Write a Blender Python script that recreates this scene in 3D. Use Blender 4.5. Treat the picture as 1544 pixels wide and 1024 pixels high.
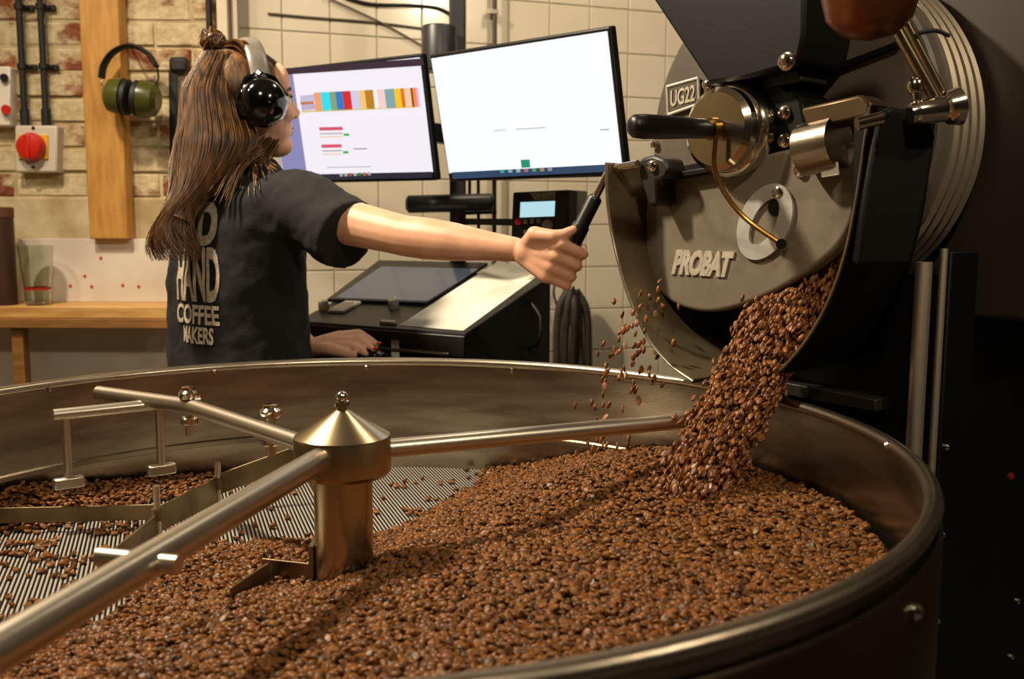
import bpy, bmesh, math, random
import numpy as np
from mathutils import Vector, Matrix
from mathutils.bvhtree import BVHTree
random.seed(7); rng = np.random.default_rng(11)
for o in list(bpy.data.objects): bpy.data.objects.remove(o)
scene = bpy.context.scene; COL = scene.collection
V = Vector
# ------------------------------------------------------------------ camera
F_PX, PITCH, ROLL, CAMZ = 1500.0, 0.12234, 0.00455, 1.28
cp, sp, cr, sr = math.cos(PITCH), math.sin(PITCH), math.cos(ROLL), math.sin(ROLL)
fwd = V((0, cp, -sp)); r0 = V((1, 0, 0)); u0 = V((0, sp, cp))
cright = cr*r0 + sr*u0; cup = -sr*r0 + cr*u0
cam_d = bpy.data.cameras.new('camera'); cam = bpy.data.objects.new('camera', cam_d); COL.objects.link(cam)
cam.matrix_world = Matrix(((cright.x, cup.x, -fwd.x, 0), (cright.y, cup.y, -fwd.y, 0), (cright.z, cup.z, -fwd.z, CAMZ), (0, 0, 0, 1)))
cam_d.sensor_width = 36; cam_d.lens = F_PX/1544*36; cam_d.clip_start = 0.02
cam_d.dof.use_dof = True; cam_d.dof.focus_distance = 1.6; cam_d.dof.aperture_fstop = 5.0
scene.camera = cam
# ------------------------------------------------------------------ world, lights, exposure
w = bpy.data.worlds.new('world'); scene.world = w; w.use_nodes = True
w.node_tree.nodes['Background'].inputs[0].default_value = (1.0, .78, .55, 1); w.node_tree.nodes['Background'].inputs[1].default_value = .05
vs = scene.view_settings; vs.view_transform = 'Standard'; vs.look = 'None'; vs.exposure = 0.42; vs.gamma = 1; vs.use_curve_mapping = False
WARM = (1.0, .835, .62)
def lamp(name, loc, tgt, power, size, col=WARM, spread=math.radians(150)):
    d = bpy.data.lights.new(name, 'AREA'); d.shape = 'DISK'; d.size = size; d.energy = power; d.color = col; d.spread = spread
    o = bpy.data.objects.new(name, d); COL.objects.link(o); o.location = loc
    o.rotation_euler = (V(tgt)-V(loc)).to_track_quat('-Z', 'Y').to_euler(); return o
lamp('ceiling_spot_key', (-1.3, 1.75, 2.85), (.0, 1.6, 1.0), 42, .15)
lamp('ceiling_spot_front', (.2, -.5, 2.95), (-.1, 1.6, .9), 13, .18)
lamp('ceiling_spot_wall', (-1.9, 1.4, 2.9), (-1.4, 3.1, 1.3), 7, .2)
lamp('ceiling_spot_tiles', (.5, 2.5, 2.9), (.1, 3.4, 1.3), 7, .2)
lamp('ceiling_spot_side', (2.0, .1, 2.8), (.7, 1.6, 1.2), 9, .15)
# ------------------------------------------------------------------ pixel helpers (image 1544 x 1024)
def ray(px, py):
    dx, dy = px-772, py-512; u = cr*dx+sr*dy; v = -sr*dx+cr*dy
    return V((u, F_PX*cp - v*sp, -F_PX*sp - v*cp))/F_PX
CO = V((0, 0, CAMZ))
def PY(px, py, Y): d = ray(px, py); return CO + d*(Y/d.y)
def PZ(px, py, z): d = ray(px, py); return CO + d*((z-CAMZ)/d.z)
def PP(px, py, p0, n): d = ray(px, py); return CO + d*((V(p0)-CO).dot(n)/d.dot(n))
def proj(X):
    X = V(X)-CO; y = X.y*cp-X.z*sp; z = X.z*cp+X.y*sp; u = F_PX*X.x/y; v = -F_PX*z/y
    return 772+cr*u-sr*v, 512+sr*u+cr*v
# ------------------------------------------------------------------ materials
def lin(c): return tuple(((x/255)/12.92 if x/255 <= .04045 else ((x/255+.055)/1.055)**2.4) for x in c)
MATS = {}
def mat(name, c1, c2=None, rough=.5, metal=0, scale=20, bump=0, bscale=None, stretch=None, spec=.5, emit=0, trans=0, coat=0, sss=0, contrast=(.35, .65), detail=4, coord='pos'):
    if name in MATS: return MATS[name]
    m = bpy.data.materials.new(name); m.use_nodes = True; nt = m.node_tree; N = nt.nodes; L = nt.links
    b = N['Principled BSDF']; b.inputs['Roughness'].default_value = rough; b.inputs['Metallic'].default_value = metal
    b.inputs['Specular IOR Level'].default_value = spec
    C1 = lin(c1)+(1,); b.inputs['Base Color'].default_value = C1
    m.diffuse_color = C1
    if c2 is not None or bump:
        if coord == 'pos': g = N.new('ShaderNodeNewGeometry'); src = g.outputs['Position']
        else: g = N.new('ShaderNodeTexCoord'); src = g.outputs['Object']
        mp = N.new('ShaderNodeMapping'); L.new(src, mp.inputs[0])
        if stretch: mp.inputs['Scale'].default_value = stretch
        nz = N.new('ShaderNodeTexNoise'); nz.inputs['Scale'].default_value = scale; nz.inputs['Detail'].default_value = detail; L.new(mp.outputs[0], nz.inputs['Vector'])
        if c2 is not None:
            cr_ = N.new('ShaderNodeValToRGB'); cr_.color_ramp.elements[0].position = contrast[0]; cr_.color_ramp.elements[1].position = contrast[1]
            cr_.color_ramp.elements[0].color = C1; cr_.color_ramp.elements[1].color = lin(c2)+(1,)
            L.new(nz.outputs['Fac'], cr_.inputs[0]); L.new(cr_.outputs[0], b.inputs['Base Color'])
        if bump:
            n2 = N.new('ShaderNodeTexNoise'); n2.inputs['Scale'].default_value = bscale or scale; n2.inputs['Detail'].default_value = detail; L.new(mp.outputs[0], n2.inputs['Vector'])
            bp = N.new('ShaderNodeBump'); bp.inputs['Strength'].default_value = bump; bp.inputs['Distance'].default_value = .004; L.new(n2.outputs['Fac'], bp.inputs['Height']); L.new(bp.outputs[0], b.inputs['Normal'])
    if emit: b.inputs['Base Color'].default_value = (.012, .012, .014, 1); b.inputs['Emission Color'].default_value = C1; b.inputs['Emission Strength'].default_value = emit
    if trans: b.inputs['Transmission Weight'].default_value = trans; b.inputs['IOR'].default_value = 1.45
    if coat: b.inputs['Coat Weight'].default_value = coat; b.inputs['Coat Roughness'].default_value = .08
    if sss: b.inputs['Subsurface Weight'].default_value = sss; b.inputs['Subsurface Radius'].default_value = (.012, .005, .003); b.inputs['Subsurface Scale'].default_value = 1
    MATS[name] = m; return m
STEEL = mat('brushed_steel', (190, 178, 158), (166, 152, 132), rough=.3, metal=1, scale=14, bump=.06, bscale=120, stretch=(1, 1, 14))
STEEL2 = mat('worn_steel', (168, 157, 139), (134, 122, 105), rough=.27, metal=1, scale=7, bump=.05, bscale=90, stretch=(1, 1, 6))
CHROME = mat('polished_steel', (214, 204, 188), rough=.14, metal=1)
BARST = mat('satin_bar_steel', (205, 196, 180), rough=.33, metal=1)
BLACKM = mat('black_painted_steel', (8, 7, 6), (11, 9, 8), rough=.5, scale=8, bump=.03, bscale=200, spec=.25)
DARKM = mat('dark_grey_enamel', (32, 28, 23), (37, 32, 27), rough=.45, scale=10, bump=.04, bscale=260)
GREYE = mat('grey_hammered_enamel', (122, 112, 97), (112, 102, 87), rough=.42, scale=30, bump=.08, bscale=420)
BLACKP = mat('black_plastic', (14, 13, 12), rough=.4)
BLACKG = mat('black_gloss_plastic', (6, 6, 6), rough=.12, coat=.6)
RUBBER = mat('black_rubber', (18, 17, 16), rough=.6)
BRASS = mat('brass_wire', (150, 112, 58), rough=.3, metal=1)
COPPER = mat('copper_brown', (140, 82, 48), (110, 62, 36), rough=.35, metal=.8, scale=6)
WHITEP = mat('white_plastic', (225, 218, 202), rough=.4)
# ------------------------------------------------------------------ mesh builder
class MB:
    def __init__(s): s.v = []; s.f = []
    def add(s, vs, fs):
        b = len(s.v); s.v += [tuple(x) for x in vs]; s.f += [tuple(b+i for i in q) for q in fs]; return s
    def box(s, c, size, ex=V((1, 0, 0)), ey=V((0, 1, 0)), ez=V((0, 0, 1))):
        c = V(c); a, b, d = (k/2 for k in size)
        vs = [c+ex*(i*a)+ey*(j*b)+ez*(k*d) for k in (-1, 1) for j in (-1, 1) for i in (-1, 1)]
        return s.add(vs, [(0, 2, 3, 1), (4, 5, 7, 6), (0, 1, 5, 4), (2, 6, 7, 3), (0, 4, 6, 2), (1, 3, 7, 5)])
    def prism(s, pts, vec):
        pts = [V(p) for p in pts]; n = len(pts); vec = V(vec)
        nrm = V((0, 0, 0))
        for i in range(n): nrm += pts[i].cross(pts[(i+1) % n])
        if nrm.dot(vec) > 0: pts = pts[::-1]
        fs = [tuple(range(n)), tuple(range(2*n-1, n-1, -1))]+[(i, n+i, n+(i+1) % n, (i+1) % n) for i in range(n)]
        return s.add(pts+[p+vec for p in pts], fs)
    def tube(s, path, rad, seg=12, caps=True, up=None, squash=None):
        path = [V(p) for p in path]; n = len(path)
        if not hasattr(rad, '__len__'): rad = [rad]*n
        b = len(s.v); prev = None
        for i in range(n):
            t = (path[min(i+1, n-1)]-path[max(i-1, 0)]).normalized()
            if prev is None:
                a = V(up) if up else (V((0, 0, 1)) if abs(t.z) < .9 else V((1, 0, 0)))
            else: a = prev
            x = (a-t*a.dot(t)).normalized(); y = t.cross(x); prev = x
            sx, sy = squash if squash else (1, 1)
            for k in range(seg):
                q = 2*math.pi*k/seg; p = path[i]+x*(math.cos(q)*rad[i]*sx)+y*(math.sin(q)*rad[i]*sy); s.v.append(tuple(p))
        for i in range(n-1):
            for k in range(seg):
                k2 = (k+1) % seg; s.f.append((b+i*seg+k, b+i*seg+k2, b+(i+1)*seg+k2, b+(i+1)*seg+k))
        if caps: s.f.append(tuple(b+k for k in range(seg-1, -1, -1))); s.f.append(tuple(b+(n-1)*seg+k for k in range(seg)))
        return s
    def cyl(s, p0, p1, r, seg=24, r1=None): return s.tube([p0, p1], [r, r if r1 is None else r1], seg)
    def lathe(s, prof, c=(0, 0, 0), seg=48, ax=V((0, 0, 1)), close=False):
        c = V(c); ax = V(ax).normalized(); a = V((0, 0, 1)) if abs(ax.z) < .9 else V((1, 0, 0))
        x = (a-ax*a.dot(ax)).normalized(); y = ax.cross(x); b = len(s.v); n = len(prof)
        for (r, z) in prof:
            for k in range(seg):
                q = 2*math.pi*k/seg; s.v.append(tuple(c+ax*z+x*(r*math.cos(q))+y*(r*math.sin(q))))
        for i in range(n-1 + (1 if close else 0)):
            j = (i+1) % n
            for k in range(seg):
                k2 = (k+1) % seg; s.f.append((b+i*seg+k, b+i*seg+k2, b+j*seg+k2, b+j*seg+k))
        if not close:
            s.f.append(tuple(b+k for k in range(seg-1, -1, -1))); s.f.append(tuple(b+(n-1)*seg+k for k in range(seg)))
        return s
    def ell(s, c, rad, ex=V((1, 0, 0)), ey=V((0, 1, 0)), ez=V((0, 0, 1)), seg=16, rings=10):
        c = V(c); b = len(s.v)
        for i in range(1, rings):
            t = math.pi*i/rings
            for k in range(seg):
                q = 2*math.pi*k/seg
                s.v.append(tuple(c+ex*(rad[0]*math.sin(t)*math.cos(q))+ey*(rad[1]*math.sin(t)*math.sin(q))+ez*(rad[2]*math.cos(t))))
        s.v.append(tuple(c+ez*rad[2])); s.v.append(tuple(c-ez*rad[2])); T = len(s.v)-2
        for i in range(rings-2):
            for k in range(seg):
                k2 = (k+1) % seg; s.f.append((b+i*seg+k, b+(i+1)*seg+k, b+(i+1)*seg+k2, b+i*seg+k2))
        for k in range(seg):
            k2 = (k+1) % seg; s.f.append((T, b+k, b+k2)); l = b+(rings-2)*seg; s.f.append((T+1, l+k2, l+k))
        return s
    def caps_(s, pts, rad, seg=12):            # tapered chain with round ends (for bodies)
        pts = [V(p) for p in pts]; s.tube(pts, rad, seg)
        for p, r in zip(pts, rad): s.ell(p, (r, r, r), seg=10, rings=8)
        return s
ORG = {}
def mesh_from(name, mb, org=(0, 0, 0), smooth=None):
    me = bpy.data.meshes.new(name); o = V(org)
    me.from_pydata([(x-o.x, y-o.y, z-o.z) for x, y, z in mb.v], [], mb.f)
    bm = bmesh.new(); bm.from_mesh(me); bmesh.ops.recalc_face_normals(bm, faces=bm.faces); bm.to_mesh(me); bm.free()
    if smooth is not None:
        me.polygons.foreach_set('use_smooth', [True]*len(me.polygons)); me.set_sharp_from_angle(angle=math.radians(smooth))
    return me
def tag(o, label=None, cat=None, group=None, kind=None):
    if label: o['label'] = label
    if cat: o['category'] = cat
    if group: o['group'] = group
    if kind: o['kind'] = kind
    return o
def link(name, me, org, parent=None, m=None):
    o = bpy.data.objects.new(name, me); COL.objects.link(o); ORG[o] = V(org)
    if parent: o.parent = parent; o.location = V(org)-ORG[parent]
    else: o.location = org
    if m and me is not None and not me.materials: me.materials.append(m)
    return o
def thing(name, label, cat, loc, group=None): return tag(link(name, None, V(loc)), label, cat, group)
def part(name, mb, m, parent=None, smooth=35, bevel=0, org=None, label=None):
    if org is None: org = ORG[parent] if parent else V((0, 0, 0))
    o = link(name, mesh_from(name, mb, org, smooth), org, parent, m)
    if bevel:
        md = o.modifiers.new('bevel', 'BEVEL'); md.width = bevel; md.segments = 2; md.limit_method = 'ANGLE'; md.angle_limit = math.radians(40)
    if label: o['label'] = label
    return o
def piece(name, me, loc, parent, rot=None, m=None, scale=None):
    o = bpy.data.objects.new(name, me); COL.objects.link(o); o.parent = parent; o.location = V(loc)-ORG[parent]
    if rot is not None: o.rotation_euler = rot.to_euler() if hasattr(rot, 'to_euler') else rot
    if scale: o.scale = scale
    if m and not me.materials: me.materials.append(m)
    ORG[o] = V(loc); return o
def text_mb(s, org, ex, ey, ez, width=None, height=None, bold=.02, depth=.03, shear=0, spacing=1.0, sub=0):
    cu = bpy.data.curves.new('t', 'FONT'); cu.body = s; cu.align_x = 'CENTER'; cu.align_y = 'CENTER'; cu.offset = bold; cu.extrude = depth; cu.shear = shear; cu.space_character = spacing; cu.resolution_u = 4
    ob = bpy.data.objects.new('t', cu); COL.objects.link(ob); dg = bpy.context.evaluated_depsgraph_get()
    me = bpy.data.meshes.new_from_object(ob.evaluated_get(dg)); bpy.data.objects.remove(ob)
    if sub:
        bm = bmesh.new(); bm.from_mesh(me)
        for _ in range(sub):
            es = [e for e in bm.edges if e.calc_length() > .06]
            if es: bmesh.ops.subdivide_edges(bm, edges=es, cuts=1)
            bmesh.ops.triangulate(bm, faces=bm.faces)
        bm.to_mesh(me); bm.free()
    co = np.array([v.co[:] for v in me.vertices]); lo, hi = co.min(0), co.max(0); c = (lo+hi)/2
    kx = width/(hi[0]-lo[0]) if width else None; ky = height/(hi[1]-lo[1]) if height else None
    kx = kx or ky; ky = ky or kx
    mb = MB(); ez = V(ez); dz = hi[2]-lo[2]
    mb.v = [tuple(V(org)+V(ex)*((p[0]-c[0])*kx)+V(ey)*((p[1]-c[1])*ky)+ez*((p[2]-lo[2])*kx)) for p in co]
    mb.f = [tuple(p.vertices) for p in me.polygons]; bpy.data.meshes.remove(me); return mb
def voxel(o, size, it=6):
    r = o.modifiers.new('remesh', 'REMESH'); r.mode = 'VOXEL'; r.voxel_size = size; r.use_smooth_shade = True
    s = o.modifiers.new('smooth', 'SMOOTH'); s.factor = .5; s.iterations = it
def cat_rom(pts, n=8):
    P = [V(p) for p in pts]; P = [P[0]*2-P[1]]+P+[P[-1]*2-P[-2]]; out = []
    for i in range(1, len(P)-2):
        for k in range(n):
            t = k/n; a, b, c, d = P[i-1:i+3]
            out.append(.5*((2*b)+(c-a)*t+(2*a-5*b+4*c-d)*t*t+(3*b-a-3*c+d)*t**3))
    return out+[P[-2]]
EX, EY, EZ = V((1, 0, 0)), V((0, 1, 0)), V((0, 0, 1))
# ================================================================== THE ROOM
YB = 3.09; K = V((-.845, 3.10, 0)); TA = math.radians(20); TE = V((math.cos(TA), math.sin(TA), 0)); TN = V((math.sin(TA), -math.cos(TA), 0))
CEIL = 3.2
PLASTER = mat('rough_plaster', (206, 190, 152), (168, 146, 104), rough=.9, scale=9, bump=.5, bscale=40)
WHITEPAINT = mat('white_painted_wall', (222, 212, 196), (204, 192, 174), rough=.7, scale=5, bump=.12, bscale=60)
DARKWALL = mat('dark_wall_paint', (60, 52, 44), (52, 45, 38), rough=.8, scale=4, bump=.1)
CONC = mat('concrete_floor', (112, 104, 94), (88, 80, 70), rough=.7, scale=6, bump=.2)
CEILM = mat('ceiling_paint', (150, 140, 124), rough=.9)
def brick_mat():
    m = bpy.data.materials.new('whitewashed_brick'); m.use_nodes = True; nt = m.node_tree; N = nt.nodes; L = nt.links; b = N['Principled BSDF']
    b.inputs['Roughness'].default_value = .9
    g = N.new('ShaderNodeNewGeometry'); oi = N.new('ShaderNodeObjectInfo')
    def noise(sc, det=5, off=0):
        mp = N.new('ShaderNodeMapping'); mp.inputs['Location'].default_value = (off, off*2, off*3); mp.inputs['Scale'].default_value = (1, 1, 1.5); L.new(g.outputs['Position'], mp.inputs[0])
        n = N.new('ShaderNodeTexNoise'); n.inputs['Scale'].default_value = sc; n.inputs['Detail'].default_value = det; n.inputs['Roughness'].default_value = .62; L.new(mp.outputs[0], n.inputs['Vector']); return n
    def ramp(src, p0, p1, c0, c1):
        r = N.new('ShaderNodeValToRGB'); e = r.color_ramp.elements; e[0].position = p0; e[1].position = p1; e[0].color = c0; e[1].color = c1; L.new(src, r.inputs[0]); return r
    red = ramp(noise(26, 4, 3).outputs['Fac'], .3, .7, lin((104, 50, 28))+(1,), lin((150, 84, 50))+(1,))
    wash = ramp(noise(34, 6, 9).outputs['Fac'], .3, .72, lin((176, 156, 112))+(1,), lin((222, 206, 170))+(1,))
    ad = N.new('ShaderNodeMath'); ad.operation = 'MULTIPLY_ADD'; L.new(oi.outputs['Random'], ad.inputs[0]); ad.inputs[1].default_value = .2; L.new(noise(5.5, 7, 1).outputs['Fac'], ad.inputs[2])
    msk = ramp(ad.outputs[0], .63, .72, (1, 1, 1, 1), (0, 0, 0, 1))
    mx = N.new('ShaderNodeMix'); mx.data_type = 'RGBA'; L.new(msk.outputs[0], mx.inputs[0]); L.new(red.outputs[0], mx.inputs[6]); L.new(wash.outputs[0], mx.inputs[7]); L.new(mx.outputs[2], b.inputs['Base Color'])
    bp = N.new('ShaderNodeBump'); bp.inputs['Strength'].default_value = .7; bp.inputs['Distance'].default_value = .006; L.new(noise(30, 8, 5).outputs['Fac'], bp.inputs['Height']); L.new(bp.outputs[0], b.inputs['Normal'])
    return m
BRICK = brick_mat()
def struct(name, mb, m, org=(0, 0, 0), parent=None):
    o = part(name, mb, m, parent, smooth=None, org=V(org) if not parent else None); 
    if not parent: o['kind'] = 'structure'
    return o
struct('floor', MB().box((0, 1.3, -.05), (5.6, 6.6, .1)), CONC)
struct('ceiling', MB().box((0, 1.3, CEIL+.05), (5.6, 6.6, .1)), CEILM)
struct('wall_left', MB().box((-2.65, .85, CEIL/2), (.1, 4.8, CEIL)), PLASTER)
struct('wall_right', MB().box((2.4, 1.45, CEIL/2), (.1, 6.0, CEIL)), DARKWALL)
struct('wall_front', MB().box((-.1, -1.6, CEIL/2), (5.2, .1, CEIL)), DARKWALL)
# brick wall: mortar core, single bricks, rendered band, white painted dado
wb = struct('wall_back_left', MB().box((-1.72, YB+.07, CEIL/2), (1.76, .1, CEIL)), PLASTER, (-1.72, YB, 0))
part('render_coat', MB().box((-1.72, YB+.022, 1.17), (1.75, .03, .33)), PLASTER, wb, smooth=None, bevel=.006, label='rough plaster render below the bricks')
part('painted_dado', MB().box((-1.72, YB+.01, .5), (1.75, .035, 1.0)), WHITEPAINT, wb, smooth=None, label='white painted lower wall')
def rough_block(sx, sy, sz, seed):
    bm = bmesh.new(); bmesh.ops.create_cube(bm, size=1); bmesh.ops.scale(bm, vec=(sx, sy, sz), verts=bm.verts)
    bmesh.ops.bevel(bm, geom=list(bm.edges), offset=.004, segments=1, affect='EDGES'); r = random.Random(seed)
    for v in bm.verts: v.co += V((r.uniform(-1, 1), r.uniform(-1, 1)*.6, r.uniform(-1, 1)))*.0025
    me = bpy.data.meshes.new('brick'); bm.to_mesh(me); bm.free(); me.materials.append(BRICK); return me
BR = [rough_block(.214, .05, .066, i) for i in range(5)]; BH = [rough_block(.102, .05, .066, 20+i) for i in range(3)]
for r in range(11):
    z = 1.372+r*.0755; x = -1.98+(.112 if r % 2 else 0)
    while x < -.9:
        if x+.21 < -.86: piece('brick', random.choice(BR), (x+.107, YB+.039+random.uniform(-.004, .004), z), wb); x += .2245
        else: piece('brick', random.choice(BH), (x+.051, YB+.039, z), wb); x += .112
# tiled wall
TILEW = .148
TILE_G = mat('white_glazed_tile', (224, 213, 190), (214, 202, 177), rough=.16, scale=3, coat=.3, bump=.02, bscale=6)
GROUT = mat('grey_grout', (172, 160, 138), rough=.9, scale=20, c2=(160, 147, 125))
wt = struct('wall_back_right', MB().box(K+TE*1.75+V((0, 0, CEIL/2))-TN*.06, (3.5, .1, CEIL), TE, -TN, EZ), GROUT, K)
tm = MB().box((0, 0, 0), (TILEW-.004, .01, TILEW-.004)); tme = mesh_from('tile', tm); tme.materials.append(TILE_G)
bmt = bmesh.new(); bmt.from_mesh(tme); bmesh.ops.bevel(bmt, geom=list(bmt.edges), offset=.002, segments=1, affect='EDGES'); bmt.to_mesh(tme); bmt.free()
j = PP(950, 14.5, K, TN); s0 = (j-K).dot(TE); z0 = j.z
ROTT = Matrix((TE, -TN, EZ)).transposed()
for ci in range(-20, 6):
    for ri in range(-11, 3):
        s = s0+(ci+.5)*TILEW; z = z0+(ri+.5)*TILEW
        if s < TILEW*.35 or s > 1.75: continue
        piece('tile', tme, K+TE*s+V((0, 0, z))-TN*.012, wt, ROTT @ Matrix.Rotation(random.uniform(-.004, .004), 3, 'Z'))
tr = struct('trim_1', MB().box((-.862, YB-.03, CEIL/2), (.03, .05, CEIL)).box((-.834, YB-.012, CEIL/2), (.018, .03, CEIL)), mat('cream_gloss_trim', (214, 200, 176), (196, 180, 154), rough=.4, scale=6))
# ================================================================== THINGS ON THE BRICK WALL
WOOD = mat('pale_pine', (200, 148, 72), (176, 122, 52), rough=.55, scale=7, stretch=(9, 9, 1.2), bump=.08)
WOODH = mat('pale_pine_shelf', (214, 168, 100), (188, 138, 72), rough=.5, scale=7, stretch=(1.2, 9, 9), bump=.08)
c0 = PY(156, 180, 3.045); PB = PY(100, 455, 3.09).z+.1958
o = part('timber_post', MB().box((c0.x, 3.075, (PB+CEIL)/2), (.118, .06, CEIL-PB)), WOOD, bevel=.004, org=V((c0.x, 3.075, PB)))
tag(o, 'tall pale pine timber post fixed upright against the brick wall', 'post')
def conduit(name, px0, px1, ybot, label, z1=CEIL, clips=(10, 100)):
    b = PY(px1, ybot, 3.08); t = thing(name, label, 'pipe', b, 'black conduit on the brick wall')
    top = V((PY(px0, 0, 3.08).x-(b.x-PY(px0, 0, 3.08).x)*0, 3.08, z1))
    part('tube', MB().tube([b, V((b.x, 3.08, z1))], .0095, 14), RUBBER, t)
    if clips:
        part('coupler', MB().cyl(b, b+V((0, 0, .05)), .0135, 16), RUBBER, t)
    for cy in clips:
        q = PY(px0, cy, 3.08); part('saddle_clip', MB().cyl(V((b.x, 3.08, q.z-.008)), V((b.x, 3.08, q.z+.008)), .014, 16).box((b.x+.013, 3.095, q.z), (.05, .012, .014)).ell((b.x+.022, 3.084, q.z), (.006, .006, .006)), RUBBER, t)
    return t
conduit('electrical_conduit', 34, 38, 190, 'thin black conduit pipe running down to the red switch, further from the pine post')
conduit('electrical_conduit', 66, 70, 190, 'thin black conduit pipe running down to the red switch, nearer the pine post')
conduit('electrical_conduit', 315, 316, 46, 'short black conduit pipe on exposed red brick above the hair bun', clips=())
# isolator switch
YS = 3.06
def R4(x0, y0, x1, y1, Y): return [PY(x0, y0, Y), PY(x1, y0, Y), PY(x1, y1, Y), PY(x0, y1, Y)]
sw = thing('isolator_switch', 'square grey-white isolator switch box with red rotary knob on yellow plate', 'switch', PY(55, 262, 3.1))
part('box', MB().prism(R4(22, 189, 86, 260, YS), (0, .07, 0)), mat('grey_white_plastic', (206, 196, 178), rough=.45), sw, bevel=.006)
part('yellow_plate', MB().prism(R4(27, 203, 72, 240, YS-.006), (0, .01, 0)), mat('yellow_label', (222, 170, 30), rough=.5), sw, bevel=.002)
kc = PY(49, 222, YS-.004)
kn = part('knob', MB().lathe([(.043, 0), (.043, .012), (.036, .03), (.02, .034)], kc, 32, V((0, -1, 0))), mat('red_knob', (196, 34, 16), rough=.35), sw)
part('grip_ridge', MB().box(kc+V((0, -.034, 0)), (.016, .012, .07)), MATS['red_knob'], kn, bevel=.003)
for py in (193, 252): part('screw', MB().cyl(PY(50, py, YS+.001), PY(50, py, YS-.003), .005, 10), BLACKM, sw)
# socket at the frame edge
so = thing('wall_socket', 'small white socket box with black and red buttons beside the conduit pipes', 'socket', PY(-6, 190, 3.1))
part('box', MB().prism(R4(-40, 100, 15, 190, 3.06), (0, .06, 0)), WHITEP, so, bevel=.005)
part('black_button', MB().cyl(PY(6, 117, 3.06), PY(6, 117, 3.045), .012, 14), BLACKP, so); part('red_button', MB().cyl(PY(9, 165, 3.06), PY(9, 165, 3.04), .014, 14), MATS['red_knob'], so)
# green ear defenders on a nail
ge = thing('ear_defenders', 'olive green ear defenders with black headband hanging beside the pine post', 'ear defenders', PY(198, 182, 2.99))
arc = cat_rom([PY(153, 118, 2.99), PY(157, 98, 2.99), PY(172, 78, 2.99), PY(197, 69, 2.99), PY(222, 80, 2.99), PY(236, 100, 2.99)], 6)
part('headband', MB().tube(arc, .013, 10, up=EY, squash=(1.6, .55)), RUBBER, ge)
part('wire_arm', MB().tube([PY(153, 112, 2.99), PY(153, 126, 2.99), PY(162, 138, 2.985), PY(176, 140, 2.98)], .003, 8), CHROME, ge)
part('wire_arm', MB().tube([PY(237, 98, 2.99), PY(239, 118, 2.99), PY(232, 135, 2.985), PY(222, 142, 2.98)], .003, 8), BLACKM, ge)
GREEN = mat('olive_green_plastic', (74, 76, 26), (58, 60, 18), rough=.3, scale=4)
for (cx_, cy_, sg) in ((177, 145, -1), (222, 150, 1)):
    c = PY(cx_, cy_, 2.985); ax = (V((1, 0, -.12))).normalized(); ey_ = V((0, 1, 0)); ez_ = ax.cross(ey_)
    cu = part('ear_cup', MB().lathe([(.03, -.034), (.047, -.022), (.053, .0), (.055, .018)] if sg < 0 else [(.055, -.018), (.053, 0), (.047, .022), (.03, .034)], c, 28, ax), GREEN, ge)
    part('cushion', MB().lathe([(.044, 0), (.052, .004), (.052, .016), (.044, .02)], c-ax*(sg*.028)-ax*.01, 28, ax), RUBBER, cu)
o = part('nail', MB().cyl(PY(197, 70, 2.98), PY(197, 70, 3.12), .003, 10).cyl(PY(197, 70, 2.975), PY(197, 70, 2.98), .007, 12), BLACKM, org=PY(197, 70, 3.1)); tag(o, 'black nail in the brick wall holding the green ear defenders', 'nail')
# black hanging strap
hs = thing('hanging_strap', 'long flat black strap hanging on the brick wall behind the ponytail', 'strap', PY(265, 240, 3.08))
part('band', MB().tube([PY(263, 240, 3.085), PY(262, 170, 3.085), PY(261, 105, 3.085)], .014, 8, up=EX, squash=(1, .25)), RUBBER, hs)
part('loop', MB().box(PY(270, 98, 3.085), (.055, .03, .045)), RUBBER, hs, bevel=.01)
# ------------------------------------------------------------------ shelf and what stands on it
zt = PY(100, 455, 3.09).z; ztop = zt
sh = thing('wall_shelf', 'pale pine wall shelf with wooden leg below the brick wall', 'shelf', (-1.35, 3.0, 0))
xr = -1.0
part('board', MB().box((-1.7, 3.012, ztop-.018), (1.4, .17, .036)), WOODH, sh, bevel=.003)
part('batten', MB().box((-1.7, 2.935, ztop-.05), (1.4, .03, .028)), mat('darker_pine', (150, 104, 50), (128, 86, 38), rough=.6, scale=7, stretch=(1.2, 9, 9)), sh, bevel=.002)
lx = PY(29, 530, 2.95).x
part('leg', MB().box((lx, 2.96, (ztop-.064)/2), (.034, .04, ztop-.064)), MATS['darker_pine'], sh, bevel=.003)
pb = thing('splashback_board', 'white splashback panel dotted with red pins standing on the pine shelf', 'board', (-1.35, 3.09, ztop))
part('panel', MB().box(((PY(31, 400, 3.09).x-.99)/2, 3.088, ztop+.098), (-.99-PY(31, 400, 3.09).x, .012, .196)), WHITEPAINT, pb, bevel=.002)
for (px, py) in ((106, 431), (128, 416), (138, 432), (152, 389), (185, 430), (209, 432)):
    part('pin', MB().ell(PY(px, py, 3.081), (.005, .004, .005), seg=8, rings=6), MATS['red_knob'], pb)
GLASS = mat('clear_glass', (235, 238, 228), rough=.03, trans=1)
gc = PY(58, 455, 2.98); gc.z = ztop; gb = gc
gl = thing('drinking_glass', 'clear tapered drinking glass with a red band on the pine shelf', 'glass', gb)
part('bowl', MB().lathe([(.036, 0), (.038, .06), (.05, .178), (.0475, .178), (.0355, .06), (.033, .012)], gb, 36), GLASS, gl)
part('red_band', MB().lathe([(.0374, .046), (.0378, .053), (.0384, .053), (.038, .046)], gb, 36, close=True), mat('red_ink', (170, 30, 24), rough=.5), gl)
bb = PY(6, 455, 2.97); bb.z = ztop
bt = thing('storage_tube', 'tall dark brown cardboard tube standing on the shelf end', 'tube', bb)
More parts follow.
